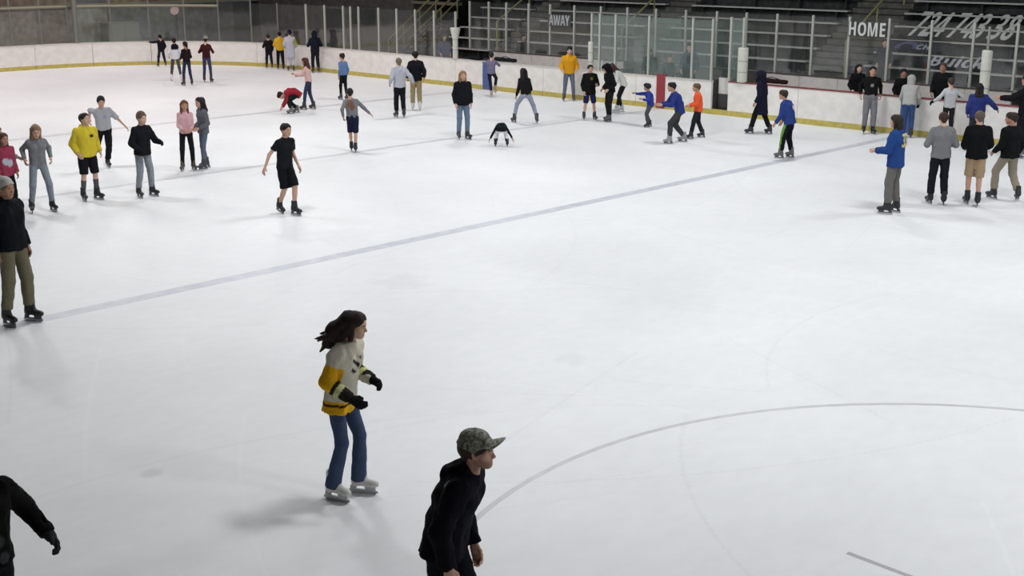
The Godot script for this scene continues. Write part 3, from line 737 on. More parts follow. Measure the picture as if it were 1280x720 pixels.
func make_signs() -> void:
	var ink := plain("c9cbc8", 0.6)
	var hs := thing("home_sign", "white HOME lettering on a dark panel behind the home bench", "sign", Vector3(5.97, 2.61, -1.74))
	box("panel", Vector3(-0.6, -0.2, -0.01), Vector3(0.6, 0.2, 0.0), plain("37393a", 0.7), hs)
	text("lettering", "HOME", 0.37, 0.012, ink, hs, Transform3D(Basis(), Vector3(0, 0, 0.008)), 0.78)
	var aw := thing("away_sign", "pale AWAY lettering on a dark panel behind the away bench", "sign", Vector3(-5.85, 2.41, -1.74))
	box("panel", Vector3(-0.54, -0.2, -0.01), Vector3(0.54, 0.2, 0.0), plain("46484a", 0.7), aw)
	text("lettering", "AWAY", 0.34, 0.012, plain("a9abab", 0.6), aw, Transform3D(Basis(), Vector3(0, 0, 0.008)), 0.72)
	# cloth banner stretched over the upper rows of the stand
	var ban := thing("banner", "black cloth banner with a white telephone number on the upper rows", "banner", Vector3(10.2, 2.53, -6.0))
	var slope := Basis(Vector3.RIGHT, -atan2(0.6, 0.372))
	var b := box("banner_cloth", Vector3(-5.2, -0.9, -0.012), Vector3(5.2, 0.75, 0.0), cloth("0c0d0e"), ban)
	b.transform = Transform3D(slope, Vector3(0, 0, 0)) * b.transform
	text("number", "724 743 38", 1.25, 0.012, plain("cdcfcd", 0.7), ban, Transform3D(slope, slope * Vector3(-4.95, 0.05, 0.012)), 0.375, true)
	var b2 := thing("banner", "dark banner with pale script lettering on the lower rows", "banner", Vector3(7.6, 1.62, -4.42))
	var c2 := box("banner_cloth", Vector3(-1.3, -0.36, -0.012), Vector3(1.0, 0.32, 0.0), cloth("101418"), b2)
	c2.transform = Transform3D(slope, Vector3.ZERO) * c2.transform
	text("lettering", "Buick", 0.5, 0.012, plain("b4b6bc", 0.7), b2, Transform3D(slope, slope * Vector3(-0.1, -0.02, 0.012)), 0.9)
	var b3 := thing("banner", "navy banner with a pale blue arched emblem under the number", "banner", Vector3(5.7, 2.0, -5.02))
	var c3 := box("banner_cloth", Vector3(-0.9, -0.3, -0.012), Vector3(1.2, 0.3, 0.0), cloth("1c1d2e"), b3)
	c3.transform = Transform3D(slope, Vector3.ZERO) * c3.transform
	var ar := arc_pts(Vector2(0, 0), 0.3, PI, TAU, 12)
	var am := obj("emblem", path_prism(ar[0], ar[1], -0.07, 0.07, 0.0, 0.012), plain("4a4e72", 0.7), b3)
	am.transform = Transform3D(slope * Basis(Vector3.RIGHT, PI / 2), slope * Vector3(-0.1, -0.2, 0.0))
	text("lettering", "CH", 0.24, 0.012, plain("9a9ca0", 0.7), b3, Transform3D(slope, slope * Vector3(0.45, -0.1, 0.012)), 1.0)


func make_stairs() -> void:
	var rail := plain("77754f", 0.5)
	var steel := mottled("474845", 0.2, 0.02, 0.6, 0.8, 5)
	var t := thing("staircase", "dark staircase with olive yellow rails behind the left glass", "staircase")
	for k in 10:
		var x := -17.6 + 0.3 * k
		box("step", Vector3(x, 0.1 + 0.2 * k, -5.0), Vector3(x + 0.32, 0.16 + 0.2 * k, -3.9), steel, t)
	for z in [-3.85, -5.05]:
		bar("stringer", Vector3(-17.6, 0.0, z), Vector3(-14.5, 2.07, z), 0.07, steel, t)
		bar("handrail", Vector3(-17.5, 1.08, z), Vector3(-14.2, 3.28, z), 0.04, rail, t)
		bar("mid_rail", Vector3(-17.5, 0.72, z), Vector3(-14.2, 2.92, z), 0.03, rail, t)
		for k in 4:
			bar("post", Vector3(-17.5 + k * 1.0, 0.05 + k * 0.667, z), Vector3(-17.5 + k * 1.0, 1.08 + k * 0.667, z), 0.03, rail, t)


func make_backdrop() -> void:
	# lobby wall behind the far left glass, with two dark windows
	var wall := mottled("484542", 0.18, 0.02, 0.4, 0.85, 2)
	var t := thing("lobby_wall", "grey lobby wall with dark windows behind the left glass", "wall panel")
	var spans := [[-33.0, -24.75, 0.0], [-24.75, -23.2, 1.0], [-23.2, -22.85, 0.0], [-22.85, -20.9, 2.0], [-20.9, -18.3, 0.0]]
	for s in spans:
		if s[2] == 0.0:
			box("wall_panel", Vector3(s[0], -0.1, -6.2), Vector3(s[1], 5.0, -6.0), wall, t)
		else:
			var y0 := 1.02 if s[2] == 1.0 else 1.42
			var y1 := 2.15 if s[2] == 1.0 else 2.22
			box("wall_panel", Vector3(s[0], -0.1, -6.2), Vector3(s[1], y0, -6.0), wall, t)
			box("wall_panel", Vector3(s[0], y1, -6.2), Vector3(s[1], 5.0, -6.0), wall, t)
			var f := part("window", t)
			box("pane", Vector3(s[0], y0, -6.17), Vector3(s[1], y1, -6.15), plain("101112", 0.15), f)
			box("window_frame", Vector3(s[0], y1 - 0.04, -6.14), Vector3(s[1], y1, -5.97), plain("3a3a38", 0.6), f)
			box("window_frame", Vector3(s[0], y0, -6.14), Vector3(s[1], y0 + 0.04, -5.97), plain("3a3a38", 0.6), f)
	var door := part("doorway", t)
	box("door_leaf", Vector3(-18.3, -0.1, -6.12), Vector3(-16.9, 2.5, -6.05), plain("161616", 0.6), door)
	box("door_head", Vector3(-18.4, 2.5, -6.2), Vector3(-15.4, 2.62, -5.95), plain("6a685a", 0.6), door)
	# end wall behind the left end boards, in painted panels
	var e := thing("end_wall", "brown and green grey panelled wall behind the left end glass", "wall panel")
	var cols := ["6f6a62", "7a6c66", "6a665e", "857d74", "756c63", "7f8474", "666a62", "6a7068", "5c605e", "4a4e4d", "1b1c1e"]
	for k in cols.size():
		var z := 12.5 - k * 1.7
		box("wall_panel", Vector3(-30.2, -0.1, z - 1.69), Vector3(-30.0, 2.3, z), mottled(cols[k], 0.22, 0.02, 0.5, 0.85, k), e)
		box("upper_panel", Vector3(-30.2, 2.42, z - 1.69), Vector3(-30.02, 5.0, z), mottled(["75634a", "33363a", "86744f", "6a4f3f"][k % 4], 0.3, 0.02, 0.5, 0.85, k), e)
	box("ledge", Vector3(-30.25, 2.3, -6.2), Vector3(-29.9, 2.42, 12.5), plain("77755f", 0.7), e)
	var ss := thing("round_sign", "small pink round sign on a post behind the end glass", "sign", Vector3(-28.6, 0, -0.4))
	bar("pole", Vector3(0, -0.1, 0), Vector3(0, 2.0, 0), 0.035, plain("232426", 0.6), ss)
	var disc := CylinderMesh.new()
	disc.top_radius = 0.2
	disc.bottom_radius = 0.2
	disc.height = 0.03
	var dd := obj("disc", disc, plain("b59a94", 0.6), ss)
	dd.position = Vector3(0, 2.05, 0.05)
	dd.rotation_degrees = Vector3(70, 40, 0)
	var cab := thing("cabinet", "pale green grey cabinet behind the end glass", "cabinet", Vector3(-28.4, -0.1, 2.6))
	box("body", Vector3(-0.4, 0, -0.75), Vector3(0.4, 1.75, 0.75), plain("6f7567", 0.7), cab)
	box("door", Vector3(0.4, 0.08, -0.72), Vector3(0.425, 1.7, -0.01), plain("747a6c", 0.7), cab)
	box("door", Vector3(0.4, 0.08, 0.01), Vector3(0.425, 1.7, 0.72), plain("747a6c", 0.7), cab)
	for z in [-0.06, 0.06]:
		bar("handle", Vector3(0.45, 0.9, z), Vector3(0.45, 1.1, z), 0.012, plain("3a3a3a", 0.4, 0.6), cab)


# ------------------------------------------------------------------ distance field mesher
# bone: [a, b, ra, rb, blend, flags]; flags 1 = cut flat at b, 2 = cut flat at a, 4 = carve
func field(bones: Array, cell: float, wrinkle := 0.0) -> Shape:
	var lo := Vector3(1e9, 1e9, 1e9)
	var hi := -lo
	for q in bones:
		if q[5] & 4:
			continue
		var r: float = maxf(q[2], q[3])
		lo = lo.min(q[0] - Vector3.ONE * r).min(q[1] - Vector3.ONE * r)
		hi = hi.max(q[0] + Vector3.ONE * r).max(q[1] + Vector3.ONE * r)
	lo -= Vector3.ONE * cell * 2.5
	hi += Vector3.ONE * cell * 2.5
	var nx := int((hi.x - lo.x) / cell) + 2
	var ny := int((hi.y - lo.y) / cell) + 2
	var nz := int((hi.z - lo.z) / cell) + 2
	var D := PackedFloat32Array()
	D.resize(nx * ny * nz)
	D.fill(1.0)
	var sy := nx
	var sz := nx * ny
	for q in bones:
		var a: Vector3 = q[0]
		var b: Vector3 = q[1]
		var ra: float = q[2]
		var rb: float = q[3]
		var k: float = maxf(q[4], 0.0005)
		var fl: int = q[5]
		var pad := k + cell * 2.2
		var r := maxf(ra, rb) + pad
		var l := a.min(b) - Vector3.ONE * r - lo
		var h := a.max(b) + Vector3.ONE * r - lo
		var x0 := clampi(int(l.x / cell), 0, nx - 1)
		var x1 := clampi(int(h.x / cell) + 1, 0, nx - 1)
		var y0 := clampi(int(l.y / cell), 0, ny - 1)
		var y1 := clampi(int(h.y / cell) + 1, 0, ny - 1)
		var z0 := clampi(int(l.z / cell), 0, nz - 1)
		var z1 := clampi(int(h.z / cell) + 1, 0, nz - 1)
		var ab := b - a
		var len2 := maxf(ab.length_squared(), 1e-9)
		var ln := sqrt(len2)
		var inv := 1.0 / len2
		var dr := rb - ra
		for z in range(z0, z1 + 1):
			for y in range(y0, y1 + 1):
				var at := z * sz + y * sy + x0
				var p := Vector3(lo.x + x0 * cell, lo.y + y * cell, lo.z + z * cell) - a
				for x in range(x0, x1 + 1):
					var t := p.dot(ab) * inv
					var tc := clampf(t, 0.0, 1.0)
					var d := (p - ab * tc).length() - ra - dr * tc
					if fl & 1:
						d = maxf(d, (t - 1.0) * ln)
					if fl & 2:
						d = maxf(d, -t * ln)
					var e := D[at]
					if fl & 4:
						d = -d
						var g := maxf(k - absf(d - e), 0.0) / k
						D[at] = maxf(d, e) + g * g * k * 0.25
					elif d < e + k:
						var g := maxf(k - absf(d - e), 0.0) / k
						D[at] = minf(d, e) - g * g * k * 0.25
					at += 1
					p.x += cell
	if wrinkle > 0.0:
		for z in nz:
			for y in ny:
				var at := z * sz + y * sy
				for x in nx:
					if absf(D[at + x]) < cell * 2.0:
						D[at + x] += noise.get_noise_3d(lo.x + x * cell, (lo.y + y * cell) * 0.6, lo.z + z * cell) * wrinkle
	var s := Shape.new()
	var ids := PackedInt32Array()
	ids.resize(nx * ny * nz)
	ids.fill(-1)
	var band := cell * 2.0
	for z in nz - 1:
		for y in ny - 1:
			var at := z * sz + y * sy - 1
			for x in nx - 1:
				at += 1
				var d0 := D[at]
				if d0 > band or d0 < -band:
					continue
				var d1 := D[at + 1]
				var d2 := D[at + sy]
				var d3 := D[at + sy + 1]
				var d4 := D[at + sz]
				var d5 := D[at + sz + 1]
				var d6 := D[at + sz + sy]
				var d7 := D[at + sz + sy + 1]
				var neg := int(d0 < 0) + int(d1 < 0) + int(d2 < 0) + int(d3 < 0) + int(d4 < 0) + int(d5 < 0) + int(d6 < 0) + int(d7 < 0)
				if neg == 0 or neg == 8:
					continue
				var sum := Vector3.ZERO
				var n := 0
				if (d0 < 0) != (d1 < 0): sum += Vector3(d0 / (d0 - d1), 0, 0); n += 1
				if (d2 < 0) != (d3 < 0): sum += Vector3(d2 / (d2 - d3), 1, 0); n += 1
				if (d4 < 0) != (d5 < 0): sum += Vector3(d4 / (d4 - d5), 0, 1); n += 1
				if (d6 < 0) != (d7 < 0): sum += Vector3(d6 / (d6 - d7), 1, 1); n += 1
				if (d0 < 0) != (d2 < 0): sum += Vector3(0, d0 / (d0 - d2), 0); n += 1
				if (d1 < 0) != (d3 < 0): sum += Vector3(1, d1 / (d1 - d3), 0); n += 1
				if (d4 < 0) != (d6 < 0): sum += Vector3(0, d4 / (d4 - d6), 1); n += 1
				if (d5 < 0) != (d7 < 0): sum += Vector3(1, d5 / (d5 - d7), 1); n += 1
				if (d0 < 0) != (d4 < 0): sum += Vector3(0, 0, d0 / (d0 - d4)); n += 1
				if (d1 < 0) != (d5 < 0): sum += Vector3(1, 0, d1 / (d1 - d5)); n += 1
				if (d2 < 0) != (d6 < 0): sum += Vector3(0, 1, d2 / (d2 - d6)); n += 1
				if (d3 < 0) != (d7 < 0): sum += Vector3(1, 1, d3 / (d3 - d7)); n += 1
				ids[at] = s.v.size()
				s.v.append(lo + (Vector3(x, y, z) + sum / n) * cell)
				s.n.append(Vector3(d1 + d3 + d5 + d7 - d0 - d2 - d4 - d6, d2 + d3 + d6 + d7 - d0 - d1 - d4 - d5, d4 + d5 + d6 + d7 - d0 - d1 - d2 - d3).normalized())
	s.c.resize(s.v.size())
	s.c.fill(Color.WHITE)
	for z in range(1, nz - 1):
		for y in range(1, ny - 1):
			var at := z * sz + y * sy
			for x in range(1, nx - 1):
				at = z * sz + y * sy + x
				if ids[at] < 0:
					continue
				var d0 := D[at]
				if (d0 < 0) != (D[at + 1] < 0):
					face(s, ids[at], ids[at - sy], ids[at - sy - sz], ids[at - sz], d0 < 0)
				if (d0 < 0) != (D[at + sy] < 0):
					face(s, ids[at], ids[at - sz], ids[at - sz - 1], ids[at - 1], d0 < 0)
				if (d0 < 0) != (D[at + sz] < 0):
					face(s, ids[at], ids[at - 1], ids[at - 1 - sy], ids[at - sy], d0 < 0)
	return s


func face(s: Shape, a: int, b: int, c: int, d: int, flip: bool) -> void:
	if a < 0 or b < 0 or c < 0 or d < 0:
		return
	if flip:
		s.i.append_array(PackedInt32Array([a, c, b, a, d, c]))
	else:
		s.i.append_array(PackedInt32Array([a, b, c, a, c, d]))


# ------------------------------------------------------------------ head, hand, hair, skate patterns
func head_bones() -> Array:
	var q := []
	q.append([Vector3(0, 0.028, -0.042), Vector3(0, 0.033, 0.02), 0.081, 0.077, 0.02, 0])
	q.append([Vector3(0, -0.02, 0.03), Vector3(0, -0.05, 0.042), 0.06, 0.05, 0.03, 0])
	q.append([Vector3(0, -0.086, 0.066), Vector3(0, -0.088, 0.07), 0.024, 0.022, 0.025, 0])
	for s in [-1.0, 1.0]:
		q.append([Vector3(s * 0.042, -0.045, 0.0), Vector3(s * 0.014, -0.083, 0.06), 0.03, 0.023, 0.03, 0])
		q.append([Vector3(s * 0.044, -0.016, 0.05), Vector3(s * 0.03, -0.036, 0.062), 0.027, 0.026, 0.02, 0])
		q.append([Vector3(s * 0.014, 0.019, 0.084), Vector3(s * 0.043, 0.015, 0.068), 0.014, 0.013, 0.015, 0])
	for s in [-1.0, 1.0]:
		q.append([Vector3(s * 0.031, 0.0, 0.104), Vector3(s * 0.033, 0.0, 0.104), 0.013, 0.013, 0.008, 4])
	for s in [-1.0, 1.0]:
		q.append([Vector3(s * 0.031, 0.0, 0.0805), Vector3(s * 0.0311, 0.0, 0.0805), 0.0125, 0.0125, 0.002, 0])
		q.append([Vector3(s * 0.08, 0.01, -0.012), Vector3(s * 0.08, -0.026, -0.004), 0.013, 0.009, 0.008, 0])
		q.append([Vector3(s * 0.01, -0.036, 0.097), Vector3(s * 0.0101, -0.036, 0.097), 0.0095, 0.0095, 0.008, 0])
	q.append([Vector3(0, 0.006, 0.088), Vector3(0, -0.03, 0.108), 0.009, 0.0125, 0.01, 0])
	q.append([Vector3(-0.019, -0.057, 0.088), Vector3(0.019, -0.057, 0.088), 0.0065, 0.0065, 0.006, 0])
	q.append([Vector3(-0.016, -0.067, 0.087), Vector3(0.016, -0.067, 0.087), 0.0075, 0.0075, 0.004, 0])
	q.append([Vector3(0, -0.06, -0.03), Vector3(0, -0.2, -0.05), 0.052, 0.06, 0.03, 0])
	return q


func paint_head(s: Shape, beard: bool) -> void:
	for k in s.v.size():
		var p := s.v[k]
		var m := Vector3(absf(p.x), p.y, p.z)
		var c := Color.WHITE
		if beard and p.y < -0.03 - 0.25 * (0.04 - minf(p.z, 0.04)) and p.z > -0.01 and p.y > -0.125 and m.distance_to(Vector3(0, -0.03, 0.1)) > 0.022 and m.distance_to(Vector3(0.045, -0.01, 0.07)) > 0.04:
			c = Color(0.62, 0.56, 0.52)
		if m.distance_to(Vector3(0.031, 0.0, 0.0805)) < 0.0145 and p.z > 0.082:
			c = Color(1.5, 1.6, 1.7)
			if Vector2(m.x - 0.031, m.y).length() < 0.0065:
				c = Color(0.12, 0.1, 0.09)
		elif m.y > 0.015 and m.y < 0.026 and m.x > 0.01 and m.x < 0.05 and m.z > 0.066:
			c = Color(0.3, 0.24, 0.2)
		elif m.y < -0.05 and m.y > -0.076 and m.x < 0.026 and m.z > 0.086:
			c = Color(0.8, 0.5, 0.48)
		s.c[k] = c


func hand_bones(curl: float) -> Array:
	var q := []
	var lens := [0.068, 0.08, 0.075, 0.058]
	q.append([Vector3(0, -0.03, 0), Vector3(0, 0.03, 0), 0.024, 0.026, 0.01, 0])
	for f in 4:
		var x := 0.03 - f * 0.02
		var base := Vector3(x, 0.085 - absf(f - 1) * 0.004, 0)
		q.append([Vector3(x * 0.55, 0.02, 0), base, 0.0165, 0.012, 0.012, 0])
		var p := base
		var a := deg_to_rad(18.0) * curl
		var seg := [0.45, 0.31, 0.24]
		var rr := [0.0098, 0.009, 0.0082, 0.007]
		for k in 3:
			var e: Vector3 = p + Vector3(0, cos(a), sin(a)) * lens[f] * seg[k] * 1.1
			q.append([p, e, rr[k], rr[k + 1], 0.003, 0])
			p = e
			a += deg_to_rad(26.0 + 8.0 * k) * curl
	q.append([Vector3(0.018, 0.012, 0.006), Vector3(0.044, 0.046, 0.018), 0.015, 0.0115, 0.01, 0])
	q.append([Vector3(0.044, 0.046, 0.018), Vector3(0.046, 0.074, 0.03), 0.0112, 0.0088, 0.004, 0])
	return q


func inflate(q: Array, r: float) -> Array:
	var o := []
	for b in q:
		o.append([b[0], b[1], b[2] + r, b[3] + r, b[4] + r, b[5]])
	return o


func hair_bones(kind: String) -> Array:
	var q := []
	q.append([Vector3(0, 0.037, -0.05), Vector3(0, 0.045, 0.014), 0.088, 0.084, 0.02, 0])
	q.append([Vector3(0, 0.0, -0.07), Vector3(0, -0.05, -0.068), 0.064, 0.045, 0.03, 0])
	for s in [-1.0, 1.0]:
		q.append([Vector3(s * 0.062, 0.03, -0.02), Vector3(s * 0.07, -0.012, -0.022), 0.028, 0.018, 0.02, 0])
	if kind == "curly":
		for k in 14:
			var a := k * 2.4
			var y := 0.02 + 0.085 * (k / 13.0)
			var r := 0.075 - 0.04 * (k / 13.0)
			q.append([Vector3(cos(a) * r, y, -0.03 + sin(a) * r), Vector3(cos(a) * r * 1.1, y + 0.01, -0.03 + sin(a) * r * 1.1), 0.034, 0.03, 0.012, 0])
	if kind in ["long", "wind", "long_short"]:
		for s in [-1.0, 1.0]:
			q.append([Vector3(s * 0.066, 0.03, -0.01), Vector3(s * 0.078, -0.11, 0.0), 0.03, 0.026, 0.02, 0])
	if kind == "long":
		for s in [-1.0, 1.0]:
			q.append([Vector3(s * 0.078, -0.11, 0.0), Vector3(s * 0.085, -0.27, 0.035), 0.028, 0.018, 0.015, 0])
			q.append([Vector3(s * 0.05, 0.0, -0.07), Vector3(s * 0.055, -0.2, -0.1), 0.05, 0.05, 0.03, 0])
			q.append([Vector3(s * 0.055, -0.2, -0.1), Vector3(s * 0.045, -0.36, -0.11), 0.05, 0.028, 0.03, 0])
	if kind == "long_short":
		for s in [-1.0, 1.0]:
			q.append([Vector3(s * 0.045, 0.0, -0.07), Vector3(s * 0.05, -0.14, -0.08), 0.05, 0.04, 0.03, 0])
	if kind == "pony":
		q.append([Vector3(0, 0.05, -0.125), Vector3(0, 0.02, -0.18), 0.03, 0.032, 0.02, 0])
		q.append([Vector3(0, 0.02, -0.18), Vector3(0, -0.2, -0.17), 0.033, 0.016, 0.02, 0])
	if kind == "bun":
		q.append([Vector3(0, 0.085, -0.11), Vector3(0, 0.09, -0.115), 0.042, 0.042, 0.015, 0])
	if kind == "wind":
		q.append([Vector3(0, 0.01, -0.075), Vector3(-0.01, -0.09, -0.17), 0.08, 0.078, 0.03, 0])
		q.append([Vector3(-0.01, -0.09, -0.17), Vector3(-0.02, -0.2, -0.2), 0.08, 0.066, 0.03, 0])
		for k in 9:
			var s := (k - 4.0) * 0.02
			q.append([Vector3(s, -0.12 + 0.03 * sin(k * 2.1), -0.18), Vector3(s * 1.8, -0.22 + 0.07 * sin(k * 1.7 + 1.0), -0.285 - 0.03 * cos(k * 1.3)), 0.034, 0.007, 0.014, 0])
		for s in [-1.0, 1.0]:
			q.append([Vector3(s * 0.07, -0.03, -0.03), Vector3(s * 0.055, -0.16, -0.12), 0.036, 0.034, 0.02, 0])
	q.append([Vector3(0, -0.06, 0.118), Vector3(0, -0.02, 0.118), 0.086, 0.088, 0.01, 4])
	return q


func hat_bones(kind: String) -> Array:
	var q := []
	if kind == "cap":
		q.append([Vector3(0, 0.032, -0.05), Vector3(0, 0.06, -0.045), 0.094, 0.083, 0.03, 2])
		q.append([Vector3(0, 0.032, 0.018), Vector3(0, 0.065, 0.005), 0.092, 0.078, 0.03, 2])
		q.append([Vector3(0, 0.14, -0.02), Vector3(0, 0.146, -0.02), 0.008, 0.008, 0.004, 0])
	elif kind == "beanie":
		q.append([Vector3(0, 0.025, -0.05), Vector3(0, 0.065, -0.045), 0.096, 0.086, 0.03, 2])
		q.append([Vector3(0, 0.035, 0.015), Vector3(0, 0.07, 0.0), 0.094, 0.082, 0.03, 2])
	elif kind == "helmet":
		q.append([Vector3(0, 0.03, -0.055), Vector3(0, 0.05, 0.025), 0.103, 0.1, 0.02, 0])
		for s in [-1.0, 1.0]:
			q.append([Vector3(s * 0.085, 0.02, -0.02), Vector3(s * 0.085, -0.035, -0.01), 0.03, 0.022, 0.02, 0])
		q.append([Vector3(0, -0.07, 0.13), Vector3(0, -0.02, 0.13), 0.1, 0.1, 0.01, 4])
		q.append([Vector3(0, -0.16, -0.1), Vector3(0, -0.16, 0.05), 0.11, 0.11, 0.01, 4])
	elif kind == "hood":
		q.append([Vector3(0, 0.03, -0.055), Vector3(0, 0.04, 0.02), 0.113, 0.108, 0.03, 0])
		q.append([Vector3(0, 0.0, -0.06), Vector3(0, -0.16, -0.06), 0.105, 0.11, 0.03, 0])
		for s in [-1.0, 1.0]:
			q.append([Vector3(s * 0.05, 0.0, 0.02), Vector3(s * 0.045, -0.13, 0.03), 0.062, 0.055, 0.03, 0])
		q.append([Vector3(0, -0.06, 0.15), Vector3(0, 0.01, 0.15), 0.095, 0.09, 0.015, 4])
	return q


func make_protos() -> void:
	for lod in 2:
		var c: float = [0.0105, 0.005][lod]
		var hs := field(head_bones(), c)
		paint_head(hs, false)
		protos["head%d" % lod] = hs
		if lod == 1:
			var hb := field(head_bones(), c)
			paint_head(hb, true)
			protos["beard1"] = hb
		else:
			var hb := field(head_bones(), c)
			paint_head(hb, true)
			protos["beard0"] = hb
		var hc: float = [0.0085, 0.0045][lod]
		protos["hand%d" % lod] = field(hand_bones(1.0), hc)
		protos["fist%d" % lod] = field(inflate(hand_bones(1.3), 0.0015), hc)
		protos["glove%d" % lod] = field(inflate(hand_bones(1.3), 0.006), hc)
		for kind in ["short", "long", "curly", "pony", "bun", "long_short", "wind"]:
			if lod == 0 and kind != "wind" or lod == 1 and kind in ["short", "wind"]:
				protos["hair_%s%d" % [kind, lod]] = field(hair_bones(kind), [0.013, 0.007][lod], [0.012, 0.010][lod]).mesh()
		for kind in ["beanie", "helmet", "hood", "cap"]:
			if lod == 0 and kind != "cap" or lod == 1 and kind in ["cap", "hood"]:
				protos["hat_%s%d" % [kind, lod]] = field(hat_bones(kind), [0.013, 0.006][lod], 0.004).mesh()
	# skate: origin at the ankle joint, blade edge at y = -0.16
	var boot := [[Vector3(0, 0.13, -0.005), Vector3(0, 0.0, -0.012), 0.056, 0.052, 0.02, 2], [Vector3(0, 0.0, -0.015), Vector3(0, -0.045, -0.035), 0.05, 0.045, 0.03, 0], [Vector3(0, -0.03, 0.0), Vector3(0, -0.055, 0.13), 0.05, 0.037, 0.03, 0], [Vector3(0, -0.055, 0.13), Vector3(0, -0.056, 0.16), 0.037, 0.034, 0.02, 0], [Vector3(0, 0.11, 0.035), Vector3(0, 0.0, 0.05), 0.03, 0.03, 0.02, 0], [Vector3(0, -0.385, -0.4), Vector3(0, -0.385, 0.5), 0.3, 0.3, 0.005, 4]]
	protos["boot"] = field(boot, 0.011).mesh()
	var st := SurfaceTool.new()
	st.begin(Mesh.PRIMITIVE_TRIANGLES)
	st.set_smooth_group(-1)
	plate(st, [Vector2(-0.085, -0.082), Vector2(-0.02, -0.082), Vector2(-0.03, -0.115), Vector2(0.06, -0.115), Vector2(0.05, -0.082), Vector2(0.155, -0.082), Vector2(0.16, -0.128), Vector2(-0.09, -0.128)], 0.009)
	st.generate_normals()
	protos["holder"] = st.commit()
	st = SurfaceTool.new()
	st.begin(Mesh.PRIMITIVE_TRIANGLES)
	st.set_smooth_group(-1)
	plate(st, [Vector2(-0.105, -0.125), Vector2(0.175, -0.125), Vector2(0.185, -0.145), Vector2(0.15, -0.159), Vector2(0.04, -0.16), Vector2(-0.08, -0.159), Vector2(-0.11, -0.146)], 0.0025)
	st.generate_normals()
	protos["blade"] = st.commit()
	# brim of the cap: curved plate
	st = SurfaceTool.new()
	st.begin(Mesh.PRIMITIVE_TRIANGLES)
	var rows := []
	for k in 9:
		var a := lerpf(-1.15, 1.15, k / 8.0)
		var row := []
		for j in 5:
			var r := lerpf(0.0, 0.085, j / 4.0) * cos(a * 0.75)
			var x := sin(a) * (0.086 + r * 0.35)
			row.append(Vector3(x, 0.044 - x * x * 3.0 + r * 0.12, 0.018 + cos(a) * 0.09 + r))
		rows.append(row)
	for k in 8:
		for j in 4:
			quad(st, rows[k][j], rows[k + 1][j], rows[k + 1][j + 1], rows[k][j + 1])
			var dn := Vector3(0, -0.006, 0)
			quad(st, rows[k][j + 1] + dn, rows[k + 1][j + 1] + dn, rows[k + 1][j] + dn, rows[k][j] + dn)
		quad(st, rows[k][4], rows[k + 1][4], rows[k + 1][4] + Vector3(0, -0.006, 0), rows[k][4] + Vector3(0, -0.006, 0))
	st.generate_normals()
	protos["brim"] = st.commit()
	# camouflage print for the cap
	var im := Image.create(256, 256, false, Image.FORMAT_RGB8)
	var f := FastNoiseLite.new()
	f.frequency = 0.025
	f.seed = 21
	for y in 256:
		for x in 256:
			var v := f.get_noise_2d(x, y)
			var w := f.get_noise_2d(x + 900, y * 1.4)
			var col := Color("8a8d7f")
			if v > 0.15: col = Color("565a50")
			elif w > 0.12: col = Color("abad9e")
			elif w < -0.25: col = Color("6a574b")
			im.set_pixel(x, y, col)
	var cm := StandardMaterial3D.new()
	cm.albedo_texture = ImageTexture.create_from_image(im)
	cm.uv1_triplanar = true
	cm.uv1_scale = Vector3.ONE * 4.0
	cm.roughness = 0.9
	mats["camo"] = cm


func plate(st: SurfaceTool, poly: Array, half: float) -> void:
	var pts := PackedVector2Array(poly)
	var tri := Geometry2D.triangulate_polygon(pts)
	for s in [-1.0, 1.0]:
		for k in tri:
			st.add_vertex(Vector3(half * s, pts[k].y, pts[k].x))
	for k in pts.size():
		var a := pts[k]
		var b := pts[(k + 1) % pts.size()]
		quad(st, Vector3(-half, a.y, a.x), Vector3(half, a.y, a.x), Vector3(half, b.y, b.x), Vector3(-half, b.y, b.x))


# ------------------------------------------------------------------ people
func bend(root: Vector3, tip: Vector3, l1: float, l2: float, pole: Vector3) -> Array:
	var d := tip - root
	var L := clampf(d.length(), absf(l1 - l2) + 0.01, (l1 + l2) * 0.999)
	var dir := d.normalized()
	var a := (l1 * l1 - l2 * l2 + L * L) / (2.0 * L)
	var h := sqrt(maxf(l1 * l1 - a * a, 0.0))
	var side := (pole - dir * pole.dot(dir)).normalized()
	return [root + dir * a + side * h, root + dir * L]


